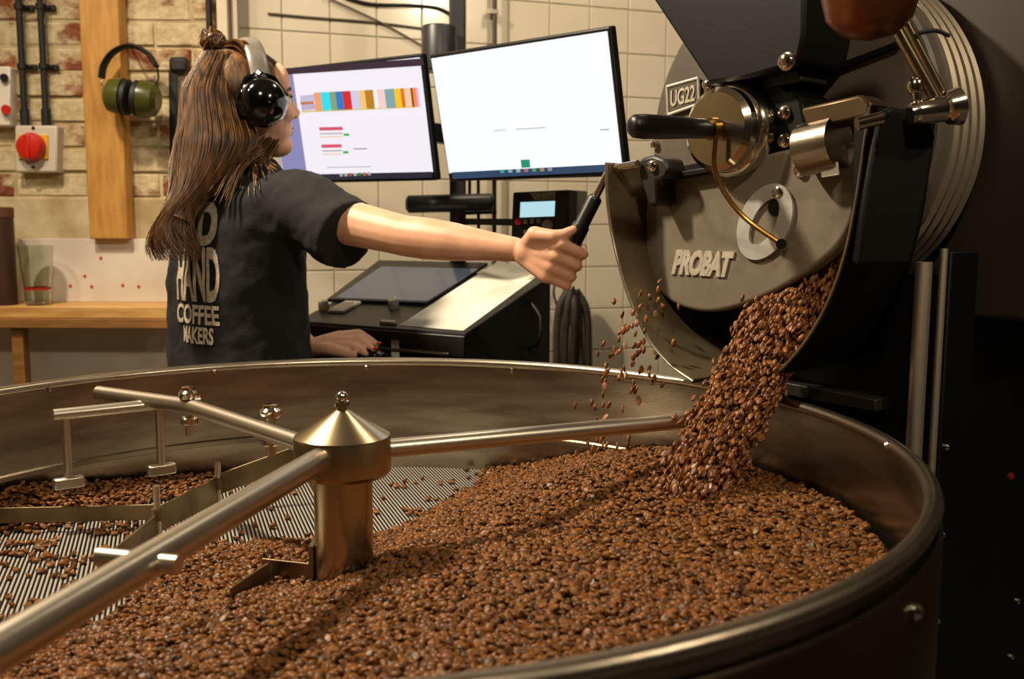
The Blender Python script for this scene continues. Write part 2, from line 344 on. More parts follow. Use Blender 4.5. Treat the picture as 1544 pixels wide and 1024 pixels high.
part('body', MB().lathe([(.039, 0), (.039, .27), (.037, .272)], bb, 32), mat('dark_brown_card', (70, 40, 20), (58, 32, 15), rough=.5, scale=5), bt)
part('lid', MB().lathe([(.041, .26), (.041, .288), (.036, .291)], bb, 32), mat('brown_lid', (92, 56, 30), rough=.5), bt)
# ================================================================== COOLING TRAY
TC = V((-.216, 1.2455, 0)); RI, RO, ZR, ZF = .69, .703, 1.0, .785
tray = thing('cooling_tray', 'large round steel coffee cooling tray with slotted floor and rolled rim', 'cooling tray', TC)
wall = part('side_wall', MB().lathe([(RI, ZF-.01), (RI, ZR-.006), (RO-.004, ZR-.006), (RO-.004, ZF-.06)], TC, 160, close=True), STEEL2, tray, smooth=40)
rim = part('rim', MB().lathe([((RI+RO)/2+math.cos(q)*.0095, ZR-.004+math.sin(q)*.0085) for q in [2*math.pi*k/12 for k in range(12)]], TC, 160, close=True), STEEL, tray, smooth=80)
part('seam_ring', MB().lathe([(RI+.001, .848), (RI-.004, .850), (RI-.004, .858), (RI+.001, .861)], TC, 160, close=True), STEEL2, tray, smooth=40)
def slot_mat():
    m = bpy.data.materials.new('slotted_sheet'); m.use_nodes = True; nt = m.node_tree; N = nt.nodes; L = nt.links; b = N['Principled BSDF']
    g = N.new('ShaderNodeNewGeometry'); mp = N.new('ShaderNodeMapping'); mp.inputs['Rotation'].default_value = (0, 0, -math.atan2(.35, 1)); L.new(g.outputs['Position'], mp.inputs[0])
    wv = N.new('ShaderNodeTexWave'); wv.wave_type = 'BANDS'; wv.bands_direction = 'X'; wv.inputs['Scale'].default_value = 52; L.new(mp.outputs[0], wv.inputs['Vector'])
    r = N.new('ShaderNodeValToRGB'); r.color_ramp.elements[0].position = .35; r.color_ramp.elements[1].position = .6; L.new(wv.outputs['Fac'], r.inputs[0])
    r.color_ramp.elements[0].color = lin((30, 26, 22))+(1,); r.color_ramp.elements[1].color = lin((226, 220, 208))+(1,); L.new(r.outputs[0], b.inputs['Base Color'])
    b.inputs['Metallic'].default_value = .75; b.inputs['Roughness'].default_value = .42
    bp = N.new('ShaderNodeBump'); bp.inputs['Strength'].default_value = .7; bp.inputs['Distance'].default_value = .002; L.new(wv.outputs['Fac'], bp.inputs['Height']); L.new(bp.outputs[0], b.inputs['Normal']); return m
part('slotted_floor', MB().lathe([(RI, ZF-.012), (RI, ZF)], TC, 96), slot_mat(), tray, smooth=30)
part('outer_skirt', MB().lathe([(RO, ZF-.08), (RO+.004, ZF-.07), (RO+.004, ZR-.03), (RO, ZR-.025)], TC, 160, close=True), mat('dark_bronze_steel', (58, 45, 30), (48, 37, 25), rough=.38, metal=.8, scale=5), tray, smooth=40)
part('fan_housing', MB().lathe([(.45, .08), (.55, .1), (.55, .45), (.66, .62), (.685, .76), (.6, .77)], TC, 96), BLACKM, tray)
for k in range(4):
    q = math.radians(45+90*k); p = TC+V((math.cos(q)*.5, math.sin(q)*.5, 0)); part('leg', MB().cyl(p, p+V((0, 0, .2)), .03, 16), BLACKM, tray)
def on_wall(px, py, R=RI):
    d = ray(px, py); A = d.x**2+d.y**2; B = -2*(d.x*TC.x+d.y*TC.y); C = TC.x**2+TC.y**2-R*R; t = (-B+math.sqrt(max(0, B*B-4*A*C)))/2/A; return CO+d*t
boltp = [on_wall(*q) for q in ((73, 588), (322, 561), (553, 554), (773, 559), (983, 576), (1133, 605), (1340, 672))]
for p in boltp:
    n = (V((TC.x, TC.y, p.z))-p).normalized(); part('bolt', MB().lathe([(.0055, 0), (.0055, .003), (.003, .006)], p, 10, n), CHROME, tray)
for deg in (-38, -72, -8):
    q = math.radians(deg); n = V((math.cos(q), math.sin(q), 0)); p = TC+n*(RO+.004)+V((0, 0, ZR-.05)); part('bolt', MB().lathe([(.008, 0), (.008, .004), (.004, .008)], p, 12, n), CHROME, tray)
# ------------------------------------------------------------------ stirrer
st = thing('stirrer', 'polished steel stirrer with conical hub, three arms and scraper blades', 'stirrer', TC+V((0, 0, ZF)))
GOLDST = mat('warm_satin_steel', (186, 168, 136), (164, 146, 114), rough=.26, metal=1, scale=10, stretch=(1, 1, .2))
part('post', MB().lathe([(.0375, ZF), (.0375, .97)], TC, 48), GOLDST, st, smooth=50)
cap = part('hub_cap', MB().lathe([(.0375, .952), (.058, .953), (.0615, .958), (.0615, .999), (.0605, 1.003), (.058, 1.0045), (.008, 1.036)], TC, 64), GOLDST, st, smooth=28)
part('finial_nut', MB().lathe([(.007, 1.034), (.007, 1.038), (.0095, 1.04), (.0095, 1.047), (.006, 1.049)], TC, 8).ell(TC+V((0, 0, 1.053)), (.008, .008, .007)), CHROME, cap)
zA = .978
def at_r(deg, r, z): q = math.radians(deg); return TC+V((math.cos(q)*r, math.sin(q)*r, z))
A_end = PZ(-60, 1015, .955); A0 = at_r(-108, .045, .985)
armA = part('arm', MB().tube([A0, at_r(-108, .07, .984), A_end], [.0145, .0150, .0175], 20), BARST, st, smooth=60)
B1 = PZ(148, 592, .985); armB = part('arm', MB().tube([at_r(135, .045, .975), PZ(285, 612, .978), B1], [.0125, .0125, .0115], 20), BARST, st, smooth=60)
C1 = PZ(1035, 634, .965); armC = part('arm', MB().tube([at_r(35, .045, .978), C1], .0125, 20), BARST, st, smooth=60)
def rod(px, py, zt, z0, foot=None, r=.007):
    b = PZ(px, py, zt); m = MB().tube([V((b.x, b.y, z0)), V((b.x, b.y, zt+.03))], r, 12)
    o = part('rod', m, BARST, st, smooth=60)
    part('nut', MB().lathe([(.014, zt+.012), (.016, zt+.015), (.016, zt+.022), (.011, zt+.026), (.011, zt+.03), (.006, zt+.032)], V((b.x, b.y, 0)), 20), CHROME, o)
    part('nut', MB().lathe([(.012, zt-.03), (.014, zt-.028), (.014, zt-.02), (.012, zt-.018)], V((b.x, b.y, 0)), 20), CHROME, o)
    if foot: part('foot', MB().box(V((b.x, b.y, z0)), (.06, .02, .03), V((.8, .6, 0)), V((-.6, .8, 0))), BARST, o, bevel=.003)
    return b
rod(408, 641, .976, .93); rod(285, 612, .978, .93)
cbar0 = PZ(80, 626, .972); cbar1 = PZ(300, 603, .972)
part('cross_bar', MB().tube([cbar0, cbar1], .0095, 16), BARST, st, smooth=60)
for px in (97, 236):
    t = (px-80)/220; b = cbar0.lerp(cbar1, t); o = part('rod', MB().tube([V((b.x, b.y, .86)), b], .007, 12), BARST, st, smooth=60); part('foot', MB().box(V((b.x, b.y, .862)), (.046, .016, .018), V((.8, .6, 0)), V((-.6, .8, 0))), BARST, o, bevel=.003)
b = A0.lerp(A_end, .62); o = part('cross_bar', MB().tube([b+V((-.05, .012, .0)), b+V((.03, -.008, 0))], .009, 14), BARST, st, smooth=60)
# scraper blades near the slotted floor
BLADE = mat('worn_blade_steel', (150, 132, 100), (110, 92, 64), rough=.4, metal=.9, scale=16)
def strip(name, pts, z0, z1, th, m=BLADE):
    p = [V((a.x, a.y, 0)) for a in pts]; mb = MB()
    for a, c in zip(p, p[1:]):
        d = (c-a).normalized(); n = V((-d.y, d.x, 0)); mb.box((a+c)/2+V((0, 0, (z0+z1)/2)), ((c-a).length+.004, th, z1-z0), d, n, EZ)
    return part(name, mb, m, st, smooth=None, bevel=.001)
g1, g2, g3 = PZ(330, 769, ZF), PZ(239, 820, ZF), PZ(172, 880, ZF); h0 = TC+(g1-TC).normalized()*.0
hp = PZ(440, 712, .83)
hp = PZ(446, 690, .865); hd = (V((g1.x, g1.y, 0))-V((hp.x, hp.y, 0))).normalized(); hn = V((-hd.y, hd.x, 0))
part('scraper_blade', MB().prism([V((hp.x, hp.y, .852)), V((hp.x, hp.y, .886)), V((g1.x, g1.y, .848)), V((g1.x, g1.y, .812))], hn*.004), BLADE, st, smooth=None, bevel=.001); strip('scraper_blade', [g1, g2], .802, .842, .004); strip('scraper_blade', [g2, g3], .79, .832, .004)
part('blade_arm', MB().tube([V((hp.x, hp.y, .868)), at_r(105, .03, .868)], .006, 12), BLADE, st)
for g, h in ((g1, .868), (g2, .875)):
    o = part('pin', MB().tube([V((g.x, g.y, ZF+.002)), V((g.x, g.y, h))], .0055, 12), BARST, st); part('clamp', MB().lathe([(.009, .822), (.009, .84)], V((g.x, g.y, 0)), 14), BLADE, o)
l0, l1 = PZ(-60, 800, .79), PZ(268, 792, .79); l0 = l1.lerp(l0, max(t for t in [k/200 for k in range(201)] if (l1.lerp(l0, t)-TC).xy.length < RI-.015))
strip('scraper_blade', [l0, l1], .80, .825, .004)
part('blade_arm', MB().tube([V((l1.x, l1.y, .80)), V((g1.x, g1.y, .80))], .004, 10), BLADE, st)
s1, s2, s3 = at_r(178, .04, 0), PZ(398, 866, .81), PZ(345, 902, .81)
strip('scraper_blade', [s1, s2], .80, .832, .004); strip('scraper_blade', [s2+V((.008, -.014, 0)), s3+V((.008, -.014, 0))], .80, .83, .004)
part('mount_plate', MB().box(at_r(178, .041, .825), (.006, .03, .07)), BLADE, st)
# ================================================================== COFFEE BEANS
CTRL = np.array([(.687, -.07, .877), (.686, .075, .885), (.638, .264, .88), (.579, .376, .884), (.444, .53, .862), (.33, .61, .83), (0, .69, .77),
    (.35, 0, .868), (.47, .2, .905), (.43, .33, .90), (.2, .1, .845), (.25, .3, .852), (.1, 0, .845), (.07, .10, .832), (.02, -.08, .838), (0, -.35, .845), (.3, -.3, .87), (-.2, -.3, .82), (-.35, -.5, .83),
    (0, -.69, .865), (.4, -.56, .875), (.6, -.34, .875), (-.1, -.1, .822), (-.06, -.03, .812), (-.18, .1, .805), (-.1, .14, .806), (.119, .502, .785), (.034, .305, .785), (.2, .58, .797), (.03, .17, .805),
    (-.05, .4, .765), (0, .55, .765), (-.15, .35, .765), (-.3, .25, .772), (-.45, .1, .765), (-.5, -.1, .765), (-.45, -.25, .772), (-.6, .1, .772), (-.3, .1, .783), (-.29, -.06, .785), (-.35, -.2, .788), (-.5, -.45, .80),
    (-.372, .58, .803), (-.525, .45, .828), (-.61, .32, .848), (-.68, .1, .82), (-.25, .62, .79), (-.40, .45, .79), (-.45, .38, .783), (-.6, .25, .79), (-.1, .68, .772), (-.2, .66, .785)])
P2 = CTRL[:, :2]; Dm = np.linalg.norm(P2[:, None]-P2[None], axis=2); n = len(CTRL)
Kc = np.sqrt(Dm**2+.05**2); A = np.zeros((n+1, n+1)); A[:n, :n] = -Kc - np.eye(n)*.004*0; A[:n, n] = 1; A[n, :n] = 1
W = np.linalg.solve(A, np.concatenate([CTRL[:, 2], [0]]))
def bed(xy):
    D = np.sqrt(((xy[:, None]-P2[None])**2).sum(2)+.05**2); return -D@W[:n]+W[n]
BEAN = mat('roasted_bean', (52, 29, 10), (138, 87, 37), rough=.4, scale=95, spec=.3, bump=.1, bscale=400, contrast=(.3, .7), detail=2)
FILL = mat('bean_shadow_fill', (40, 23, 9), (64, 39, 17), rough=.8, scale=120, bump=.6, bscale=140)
NS, NR = 8, 6
def bean_verts(seed):
    r = np.random.default_rng(seed); vs = []
    for i in range(1, NR):
        t = np.pi*i/NR
        for k in range(NS):
            q = 2*np.pi*(k+.5)/NS; x = np.cos(t); y = np.sin(t)*np.cos(q); z = np.sin(t)*np.sin(q)
            if z < 0: z = -.6*(abs(z)**.6)*(.5 if abs(y) < .45 else 1)
            vs.append((x*.0063, y*.0047, z*.0041))
    vs += [(.0063, 0, -.0005), (-.0063, 0, -.0005)]
    return np.array(vs)*(1+r.uniform(-.04, .04, (1, 3)))
bf = []
for i in range(NR-2):
    for k in range(NS): k2 = (k+1) % NS; bf.append((i*NS+k, i*NS+k2, (i+1)*NS+k2, (i+1)*NS+k))
T = (NR-1)*NS; btri = []
for k in range(NS): k2 = (k+1) % NS; btri.append((T, k2, k)); l = (NR-2)*NS; btri.append((T+1, l+k, l+k2))
bf = np.array(bf); btri = np.array(btri); BV = bean_verts(1); NBV = len(BV)
def rots(nb, flat=.5, heading=None, tilt=.45):
    yaw = rng.uniform(0, 2*np.pi, nb) if heading is None else heading+rng.normal(0, .25, nb)
    ro = np.where(rng.random(nb) < flat, np.pi, 0)+rng.normal(0, .5, nb); pi_ = rng.normal(0, tilt, nb)
    c, s = np.cos, np.sin; o = np.zeros(nb); i = np.ones(nb)
    Rz = np.stack([c(yaw), -s(yaw), o, s(yaw), c(yaw), o, o, o, i], 1).reshape(-1, 3, 3); Ry = np.stack([c(pi_), o, s(pi_), o, i, o, -s(pi_), o, c(pi_)], 1).reshape(-1, 3, 3); Rx = np.stack([i, o, o, o, c(ro), -s(ro), o, s(ro), c(ro)], 1).reshape(-1, 3, 3)
    return Rz@Ry@Rx
def bean_mesh(name, pos, R, sc, extra=None):
    nb = len(pos); v = np.einsum('nij,kj->nki', R, BV)*sc[:, None, None]+pos[:, None]; v = v.reshape(-1, 3)
    off = (np.arange(nb)*NBV)[:, None, None]; q = (bf[None]+off).reshape(-1, 4); t = (btri[None]+off).reshape(-1, 3)
    faces_v = np.concatenate([q.ravel(), t.ravel()]); sizes = np.concatenate([np.full(len(q), 4), np.full(len(t), 3)])
    if extra is not None:
        ev, ef = extra; faces_v = np.concatenate([faces_v, (ef+len(v)).ravel()]); sizes = np.concatenate([sizes, np.full(len(ef), 4)]); v = np.concatenate([v, ev])
    me = bpy.data.meshes.new(name); me.vertices.add(len(v)); me.vertices.foreach_set('co', v.astype(np.float32).ravel())
    me.loops.add(len(faces_v)); me.loops.foreach_set('vertex_index', faces_v.astype(np.int32)); me.polygons.add(len(sizes))
    st_ = np.concatenate([[0], np.cumsum(sizes)[:-1]]); me.polygons.foreach_set('loop_start', st_.astype(np.int32)); me.polygons.foreach_set('loop_total', sizes.astype(np.int32))
    me.polygons.foreach_set('use_smooth', np.ones(len(sizes), bool))
    if extra is not None:
        mi = np.zeros(len(sizes), np.int32); mi[-len(extra[1]):] = 1; me.polygons.foreach_set('material_index', mi)
    me.update(); me.validate(); return me
# bed beans: jittered grid, two layers
sp_ = .0080; gx = np.arange(-.69, .69, sp_); GX, GY = np.meshgrid(gx, gx); xy = np.stack([GX.ravel(), GY.ravel()], 1); xy[::1] += rng.uniform(-.42, .42, xy.shape)*sp_
rr = np.hypot(xy[:, 0], xy[:, 1]); xy = xy[(rr < RI-.0125) & (rr > .0462)]
hz = bed(xy)
def cluster(xy, seed, f=26):
    r = np.random.default_rng(seed); s = np.zeros(len(xy))
    for _ in range(6):
        k = r.normal(0, f, 2); s += np.sin(xy@k+r.uniform(0, 6.3))
    return s/3
keep = hz > ZF+.002
# single beans scattered on the open floor
clus = cluster(xy, 5); near = np.clip((hz-(ZF-.03))/.03, 0, 1)
leftz = ((xy[:, 0] < -.2) & (xy[:, 1] < .33)).astype(float)
scat = (~keep) & (rng.random(len(xy)) < (.012+.05*near**3+.17*leftz*(clus > .05)+.03*leftz))
pos1 = np.column_stack([xy[keep], hz[keep]+rng.normal(0, .0016, keep.sum())]); pos1[:, 2] = np.maximum(pos1[:, 2], ZF+.0028)
pos3 = np.column_stack([xy[scat], np.full(scat.sum(), ZF+.0030)])
xy2 = xy[keep]+rng.uniform(-.5, .5, (keep.sum(), 2))*sp_; sel = rng.random(len(xy2)) < .55; xy2 = xy2[sel]; r2 = np.hypot(xy2[:, 0], xy2[:, 1]); xy2 = xy2[(r2 < RI-.0125) & (r2 > .0462)]
h2 = bed(xy2)-.0045; ok = h2 > ZF+.002; pos2 = np.column_stack([xy2[ok], h2[ok]])
ctr = np.array([TC.x, TC.y, 0])
pos = np.concatenate([pos1, pos2, pos3])+ctr; nb = len(pos)
R_ = rots(nb); sc_ = rng.uniform(.88, 1.12, nb); fl = len(pos)-len(pos3); R_[fl:] = rots(len(pos3), .8, tilt=.08)
low = np.einsum('nj,kj->nk', R_[:, 2, :], BV).min(1)*sc_; pos[:, 2] = np.maximum(pos[:, 2], ZF+.0002-low)
def solid_tree(objs):
    vs, fs = [], []
    for ob in objs:
        b0_ = len(vs); vs += [v.co+ORG[ob] for v in ob.data.vertices]; fs += [tuple(b0_+i for i in p.vertices) for p in ob.data.polygons]
    return BVHTree.FromPolygons(vs, fs)
stt = solid_tree([c for c in st.children_recursive if c.type == 'MESH' and c.name.split('.')[0] in ('scraper_blade', 'mount_plate', 'pin', 'clamp', 'blade_arm')])
free = np.array([stt.find_nearest(V(p), .0058)[0] is None for p in pos]); pos, R_, sc_ = pos[free], R_[free], sc_[free]; n1 = int(free[:len(pos1)].sum()); nb = len(pos)
# the 300 single beans that show largest
camv = np.array([0, 0, CAMZ]); dv = pos-camv; y = dv[:, 1]*cp-dv[:, 2]*sp; zc = dv[:, 2]*cp+dv[:, 1]*sp; px = 772+F_PX*dv[:, 0]/y; py = 512-F_PX*zc/y
tt = (ZR+.006-CAMZ)/dv[:, 2]; rp = camv+dv*tt[:, None]; inr = np.hypot(rp[:, 0]-TC.x, rp[:, 1]-TC.y) < RI-.012
surf = np.zeros(nb, bool); surf[:n1] = True
cand = surf & inr & (px > 345) & (px < 1300) & (py < 1014) & (pos[:, 2] > 0)
idx = np.where(cand)[0]; idx = idx[np.argsort(np.linalg.norm(dv[idx], axis=1))][:300]
rest = np.ones(nb, bool); rest[idx] = False
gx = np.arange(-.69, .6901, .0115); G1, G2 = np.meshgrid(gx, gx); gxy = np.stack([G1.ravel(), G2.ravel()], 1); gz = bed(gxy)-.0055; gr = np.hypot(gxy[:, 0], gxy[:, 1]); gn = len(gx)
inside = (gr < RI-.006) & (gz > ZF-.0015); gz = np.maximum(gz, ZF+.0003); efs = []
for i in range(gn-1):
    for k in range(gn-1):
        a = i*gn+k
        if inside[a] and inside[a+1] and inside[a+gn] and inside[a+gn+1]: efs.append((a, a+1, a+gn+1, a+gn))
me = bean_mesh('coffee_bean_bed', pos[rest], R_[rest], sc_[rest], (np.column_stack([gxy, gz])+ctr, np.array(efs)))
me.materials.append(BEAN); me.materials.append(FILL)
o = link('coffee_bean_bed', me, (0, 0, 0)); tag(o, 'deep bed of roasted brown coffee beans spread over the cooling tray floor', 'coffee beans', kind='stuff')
bme = []
for s in range(4):
    m_ = MB(); m_.v = [tuple(x) for x in bean_verts(s+2)]; m_.f = [tuple(x) for x in bf]+[tuple(x) for x in btri]; q = mesh_from('coffee_bean', m_, smooth=180); q.materials.append(BEAN); bme.append(q)
for i in idx:
    o = bpy.data.objects.new('coffee_bean', bme[i % 4]); COL.objects.link(o); o.matrix_world = Matrix.Translation(pos[i]) @ Matrix([list(r) for r in R_[i]]).to_4x4() @ Matrix.Diagonal((sc_[i],)*3+(1,))
    tag(o, 'single roasted coffee bean on the surface of the bed by the near tray rim', 'coffee bean', 'loose beans on top of the bed')
# ================================================================== ROASTER
FA = math.radians(50); FN = V((-math.sin(FA), -math.cos(FA), 0)); FU = V((math.cos(FA), -math.sin(FA), 0)); FC = -1.4515
def FP(u, d, z): return FU*u+FN*(FC+d)+V((0, 0, z))
def PF(px, py, d): q = ray(px, py); return CO+q*((FC+d)/q.dot(FN))
def PS(px, py, u): q = ray(px, py); return CO+q*(u/q.dot(FU))
ro = thing('coffee_roaster', 'big black drum coffee roaster with grey hinged door pouring beans into the tray', 'coffee roaster', FP(-1.0, -.3, 0))
DU, DZ, DR = -1.028, 1.42, .285
dc = FP(DU, 0, DZ)
part('front_plate', MB().lathe([(DR, -.035), (DR, -.004), (DR-.005, 0), (.01, .001)], dc, 96, FN), mat('grey_brown_enamel', (96, 87, 76), (88, 79, 68), rough=.45, scale=30, bump=.07, bscale=420), ro)
RIBST = mat('rough_bar_steel', (226, 212, 188), rough=.48, metal=1)
for k, dd in enumerate((-.045, -.072, -.099, -.126)):
    part('drum_rib', MB().lathe([(DR-.012, dd-.009), (DR+.003, dd-.009), (DR+.006, dd), (DR+.003, dd+.009), (DR-.012, dd+.009)], dc, 96, FN, close=True), RIBST, ro, smooth=30)
part('drum_shell', MB().lathe([(DR-.012, -.62), (DR-.012, -.034)], dc, 96, FN), DARKM, ro)
part('rear_housing', MB().prism([FP(-1.30, -.16, 1.12), FP(-.62, -.16, 1.12), FP(-.62, -.16, 2.1), FP(-1.30, -.16, 2.1)], FN*-.6), mat('dark_brown_enamel', (44, 36, 28), (50, 41, 32), rough=.4, scale=4), ro, bevel=.01)
UC = -.762
part('base_cabinet', MB().prism([FP(-1.13, -.012, 0), FP(UC, -.012, 0), FP(UC, -.012, 1.2), FP(-1.13, -.012, 1.2)], FN*-.75), BLACKM, ro, bevel=.004)
part('corner_strip', MB().tube([FP(UC+.001, -.006, .02), FP(UC+.001, -.006, 1.215)], .0125, 14), RIBST, ro, smooth=60)
part('corner_strip', MB().tube([FP(UC+.012, -.045, .02), FP(UC+.012, -.045, 1.235)], .006, 12), RIBST, ro, smooth=60)
sp2 = part('side_panel', MB().prism([FP(UC, -.07, .02), FP(UC, -.07, 1.23), FP(UC, -.74, 1.23), FP(UC, -.74, .02)], FU*.012), BLACKM, ro, bevel=.003)
for (px, py) in ((1521, 360), (1426, 674), (1420, 806), (1412, 936), (1534, 906), (1524, 990)):
    part('panel_screw', MB().lathe([(.006, 0), (.006, .003), (.003, .006)], PS(px, py, UC+.012), 10, FU), CHROME, sp2)
part('indicator_lamp', MB().lathe([(.007, 0), (.007, .004), (.003, .007)], PS(1522, 718, UC+.012), 14, FU), mat('dark_red_lens', (120, 34, 16), rough=.3), sp2)
part('ledge', MB().prism([PF(1165, 573, .03), PF(1320, 603, .03), PF(1320, 622, .03), PF(1165, 592, .03)], FN*-.04), DARKM, ro, bevel=.002)
# discharge chute: bent U-shaped sheet
Lp = [PF(*q, .18) for q in ((914, 246), (915, 300), (924, 362), (945, 440), (974, 505), (1008, 548), (1045, 575))]
Rp = [PF(*q, .18) for q in ((1312, 160), (1302, 230), (1292, 300), (1276, 380), (1252, 450), (1218, 512), (1178, 560))]
Lc = cat_rom(Lp, 5); Rc = cat_rom(Rp, 5)
prof = Lc+Rc[::-1]; prof_in = []
cen = FP(-1.0, .18, 1.25)
mbc = MB(); nP = len(prof); TH = .004
outer = prof; inner = [p+(cen-p).normalized()*TH for p in prof]
vs_ = outer+inner+[p-FN*.185 for p in outer]+[p-FN*.185 for p in inner]; fs_ = []
for i in range(nP-1):
    a, b = i, i+1
    if i == len(Lc)-1: continue
    fs_ += [(a, b, 2*nP+b, 2*nP+a), (nP+a, 3*nP+a, 3*nP+b, nP+b), (a, nP+a, nP+b, b), (2*nP+a, 2*nP+b, 3*nP+b, 3*nP+a)]
fs_ += [(k, 2*nP+k, 3*nP+k, nP+k) for k in (0, len(Lc)-1, len(Lc), nP-1)]
mbc.add(vs_, fs_)
part('discharge_chute', mbc, mat('chute_steel', (136, 120, 94), (110, 95, 72), rough=.42, metal=.6, scale=12, bump=.1, bscale=60), ro, smooth=40)
out2 = [p-(cen-p).normalized()*.003 for p in prof]; mbo = MB(); vs_ = out2+[p-(cen-p).normalized()*.0002 for p in prof]+[p-FN*.186 for p in out2]+[p-(cen-p).normalized()*.0002-FN*.186 for p in prof]
mbo.add(vs_, fs_); part('chute_outer_sheet', mbo, BLACKM, ro, smooth=40, label='black painted outer sheet')
part('chute_edge', MB().tube(Lc, .0022, 8), BARST, ro); part('chute_edge', MB().tube(Rc, .0022, 8), mat('dull_edge', (110, 98, 78), rough=.4, metal=1), ro)
part('chute_back', MB().prism([p-FN*.178 for p in inner], FN*-.006), BLACKM, ro)
# door with raised lettering
dp = [(980, 268), (973, 300), (972, 345), (973, 392), (985, 428), (1012, 456), (1055, 470), (1100, 466), (1160, 444), (1220, 408), (1262, 372), (1284, 335), (1296, 280), (1302, 215), (1230, 214), (1100, 246)]
dcurve = cat_rom([PF(*q, .10) for q in dp[:14]], 5)+[PF(*q, .10) for q in dp[14:]]
door = part('door', MB().prism(dcurve, FN*-.034), GREYE, ro, smooth=30, bevel=.014); door.modifiers['bevel'].segments = 5
def face_text(s, px, py, d, width, height, m, parent, **k):
    c = PF(px, py, d); ey = (EZ+FU*k.pop('lean', 0)).normalized(); ex = (FU+EZ*k.pop('rise', 0)).normalized(); return part('lettering', text_mb(s, c, ex, ey, FN, width=width, height=height, **k), m, parent, smooth=20, label='raised silver letters '+s)
LET = mat('cast_silver_letters', (214, 204, 186), (196, 186, 168), rough=.4, metal=.35, scale=60)
def pw(x0, x1, y, d): return (PF(x1, y, d)-PF(x0, y, d)).length
face_text('PROBAT', 1060, 397, .100, pw(1012, 1106, 397, .1), .044, LET, door, shear=.4, bold=.055, depth=.05, spacing=.92)
# oval badge: open ring of pale metal
oc = PF(1155, 335, .10); ring = MB(); ax1 = (EZ*.95+FU*.60).normalized(); ax2 = FN.cross(ax1).normalized()
nv = 48; RO_, RI_ = (.066, .047), (.042, .021); pts = []
for (a, b, h) in ((RO_[0], RO_[1], 0), (RO_[0], RO_[1], .006), (RI_[0], RI_[1], .006), (RI_[0], RI_[1], 0)):
    for k in range(nv):
        q = 2*math.pi*k/nv; pts.append(oc+ax1*(a*math.cos(q))+ax2*(b*math.sin(q))+FN*h)
ring.add(pts, [(j_*nv+k, j_*nv+(k+1) % nv, ((j_+1) % 4)*nv+(k+1) % nv, ((j_+1) % 4)*nv+k) for j_ in range(4) for k in range(nv)])
part('oval_badge', ring, mat('pale_cast_metal', (198, 196, 190), (182, 178, 170), rough=.4, metal=.3, scale=30), door, smooth=30)
part('peep_hole', MB().lathe([(.014, 0), (.014, .002)], PF(1170, 312, .10), 20, FN), BLACKP, door)
def bolt(px, py, d, parent, r=.009, h=.01, m=CHROME): return part('bolt', MB().lathe([(r*1.3, 0), (r*1.3, h*.25), (r, h*.3), (r, h*.8), (r*.6, h)], PF(px, py, d), 14, FN), m, parent)
bolt(1176, 290, .10, door); bolt(1208, 257, .10, door)
part('end_bolt', MB().cyl(PF(1182, 372, .10), PF(1178, 368, .125), .0085, 14), CHROME, door)
# latch wire from the sampler to the door
part('latch_wire', MB().tube(cat_rom([PF(1079, 205, .17), PF(1077, 250, .17), PF(1092, 290, .16), PF(1125, 330, .14), PF(1178, 368, .12)], 8), .0042, 10), BRASS, ro)
# hinge brackets
def plate(name, pxs, d, th, m, parent=ro, bevel=.003): return part(name, MB().prism([PF(x, y, d) for x, y in pxs], FN*-th), m, parent, smooth=30, bevel=bevel)
hb = plate('hinge_bracket', ((960, 248), (966, 238), (985, 233), (1002, 239), (1008, 256), (1004, 268), (990, 274), (992, 308), (978, 312), (966, 276)), .15, .05, DARKM, bevel=.006)
part('hinge_pin', MB().cyl(PF(930, 254, .16), PF(962, 248, .16), .008, 16), CHROME, hb); bolt(985, 250, .15, hb, .008)
plate('door_bar', ((1000, 262), (1110, 244), (1110, 254), (1000, 273)), .12, .02, BLACKM)
plate('hinge_arm', ((1286, 182), (1318, 160), (1338, 170), (1316, 240), (1298, 330), (1284, 300)), .17, .03, BLACKM, bevel=.004)
# sampler with chrome collar and black handle
fl_ = plate('sampler_flange', ((1100, 165), (1130, 135), (1175, 124), (1206, 146), (1216, 190), (1212, 240), (1186, 272), (1130, 282), (1098, 260)), .09, .085, BLACKM, bevel=.006)
bolt(1184, 170, .09, fl_); bolt(1184, 212, .09, fl_)
sc0 = PF(1114, 198, .09); 
part('sampler_collar', MB().lathe([(.070, 0), (.077, .008), (.077, .026), (.071, .038), (.068, .041), (.067, .054), (.058, .062), (.02, .063)], sc0, 56, FN), CHROME, ro, smooth=30)
h0 = sc0+FN*.06; h1 = PY(950, 190, h0.y-.075); hdl = part('sampler_handle', MB().tube([h0.lerp(h1, t) for t in (0, .08, .14, .3, .6, .85, .95, .99, 1)], [.011, .0125, .016, .0165, .0185, .0195, .018, .013, .006], 24), BLACKP, ro, smooth=60)
part('handle_ring', MB().cyl(h0-(h1-h0).normalized()*.005, h0+(h1-h0).normalized()*.012, .018, 24), BRASS, hdl)
# model badge
bq = [PF(*q, .002) for q in ((1008, 131), (1055, 118), (1057, 157), (1010, 173))]; bc = sum(bq, V())/4
bd = part('model_badge', MB().prism(bq, FN*.004), mat('badge_enamel', (86, 78, 68), rough=.5), ro, bevel=.001)
fr_ = MB()
for a, b in zip(bq, bq[1:]+bq[:1]): fr_.tube([a+FN*.004, b+FN*.004], .003, 8)
part('badge_frame', fr_, LET, bd)
exb = (bq[1]-bq[0]).normalized()
part('lettering', text_mb('UG22', bc+FN*.004, exb, EZ, FN, width=(bq[1]-bq[0]).length*.78, height=.03, bold=.02, depth=.04), LET, bd, smooth=20, label='raised silver letters UG22')
bolt(1068, 128, .002, ro, .008); bolt(988, 218, .002, ro, .007)
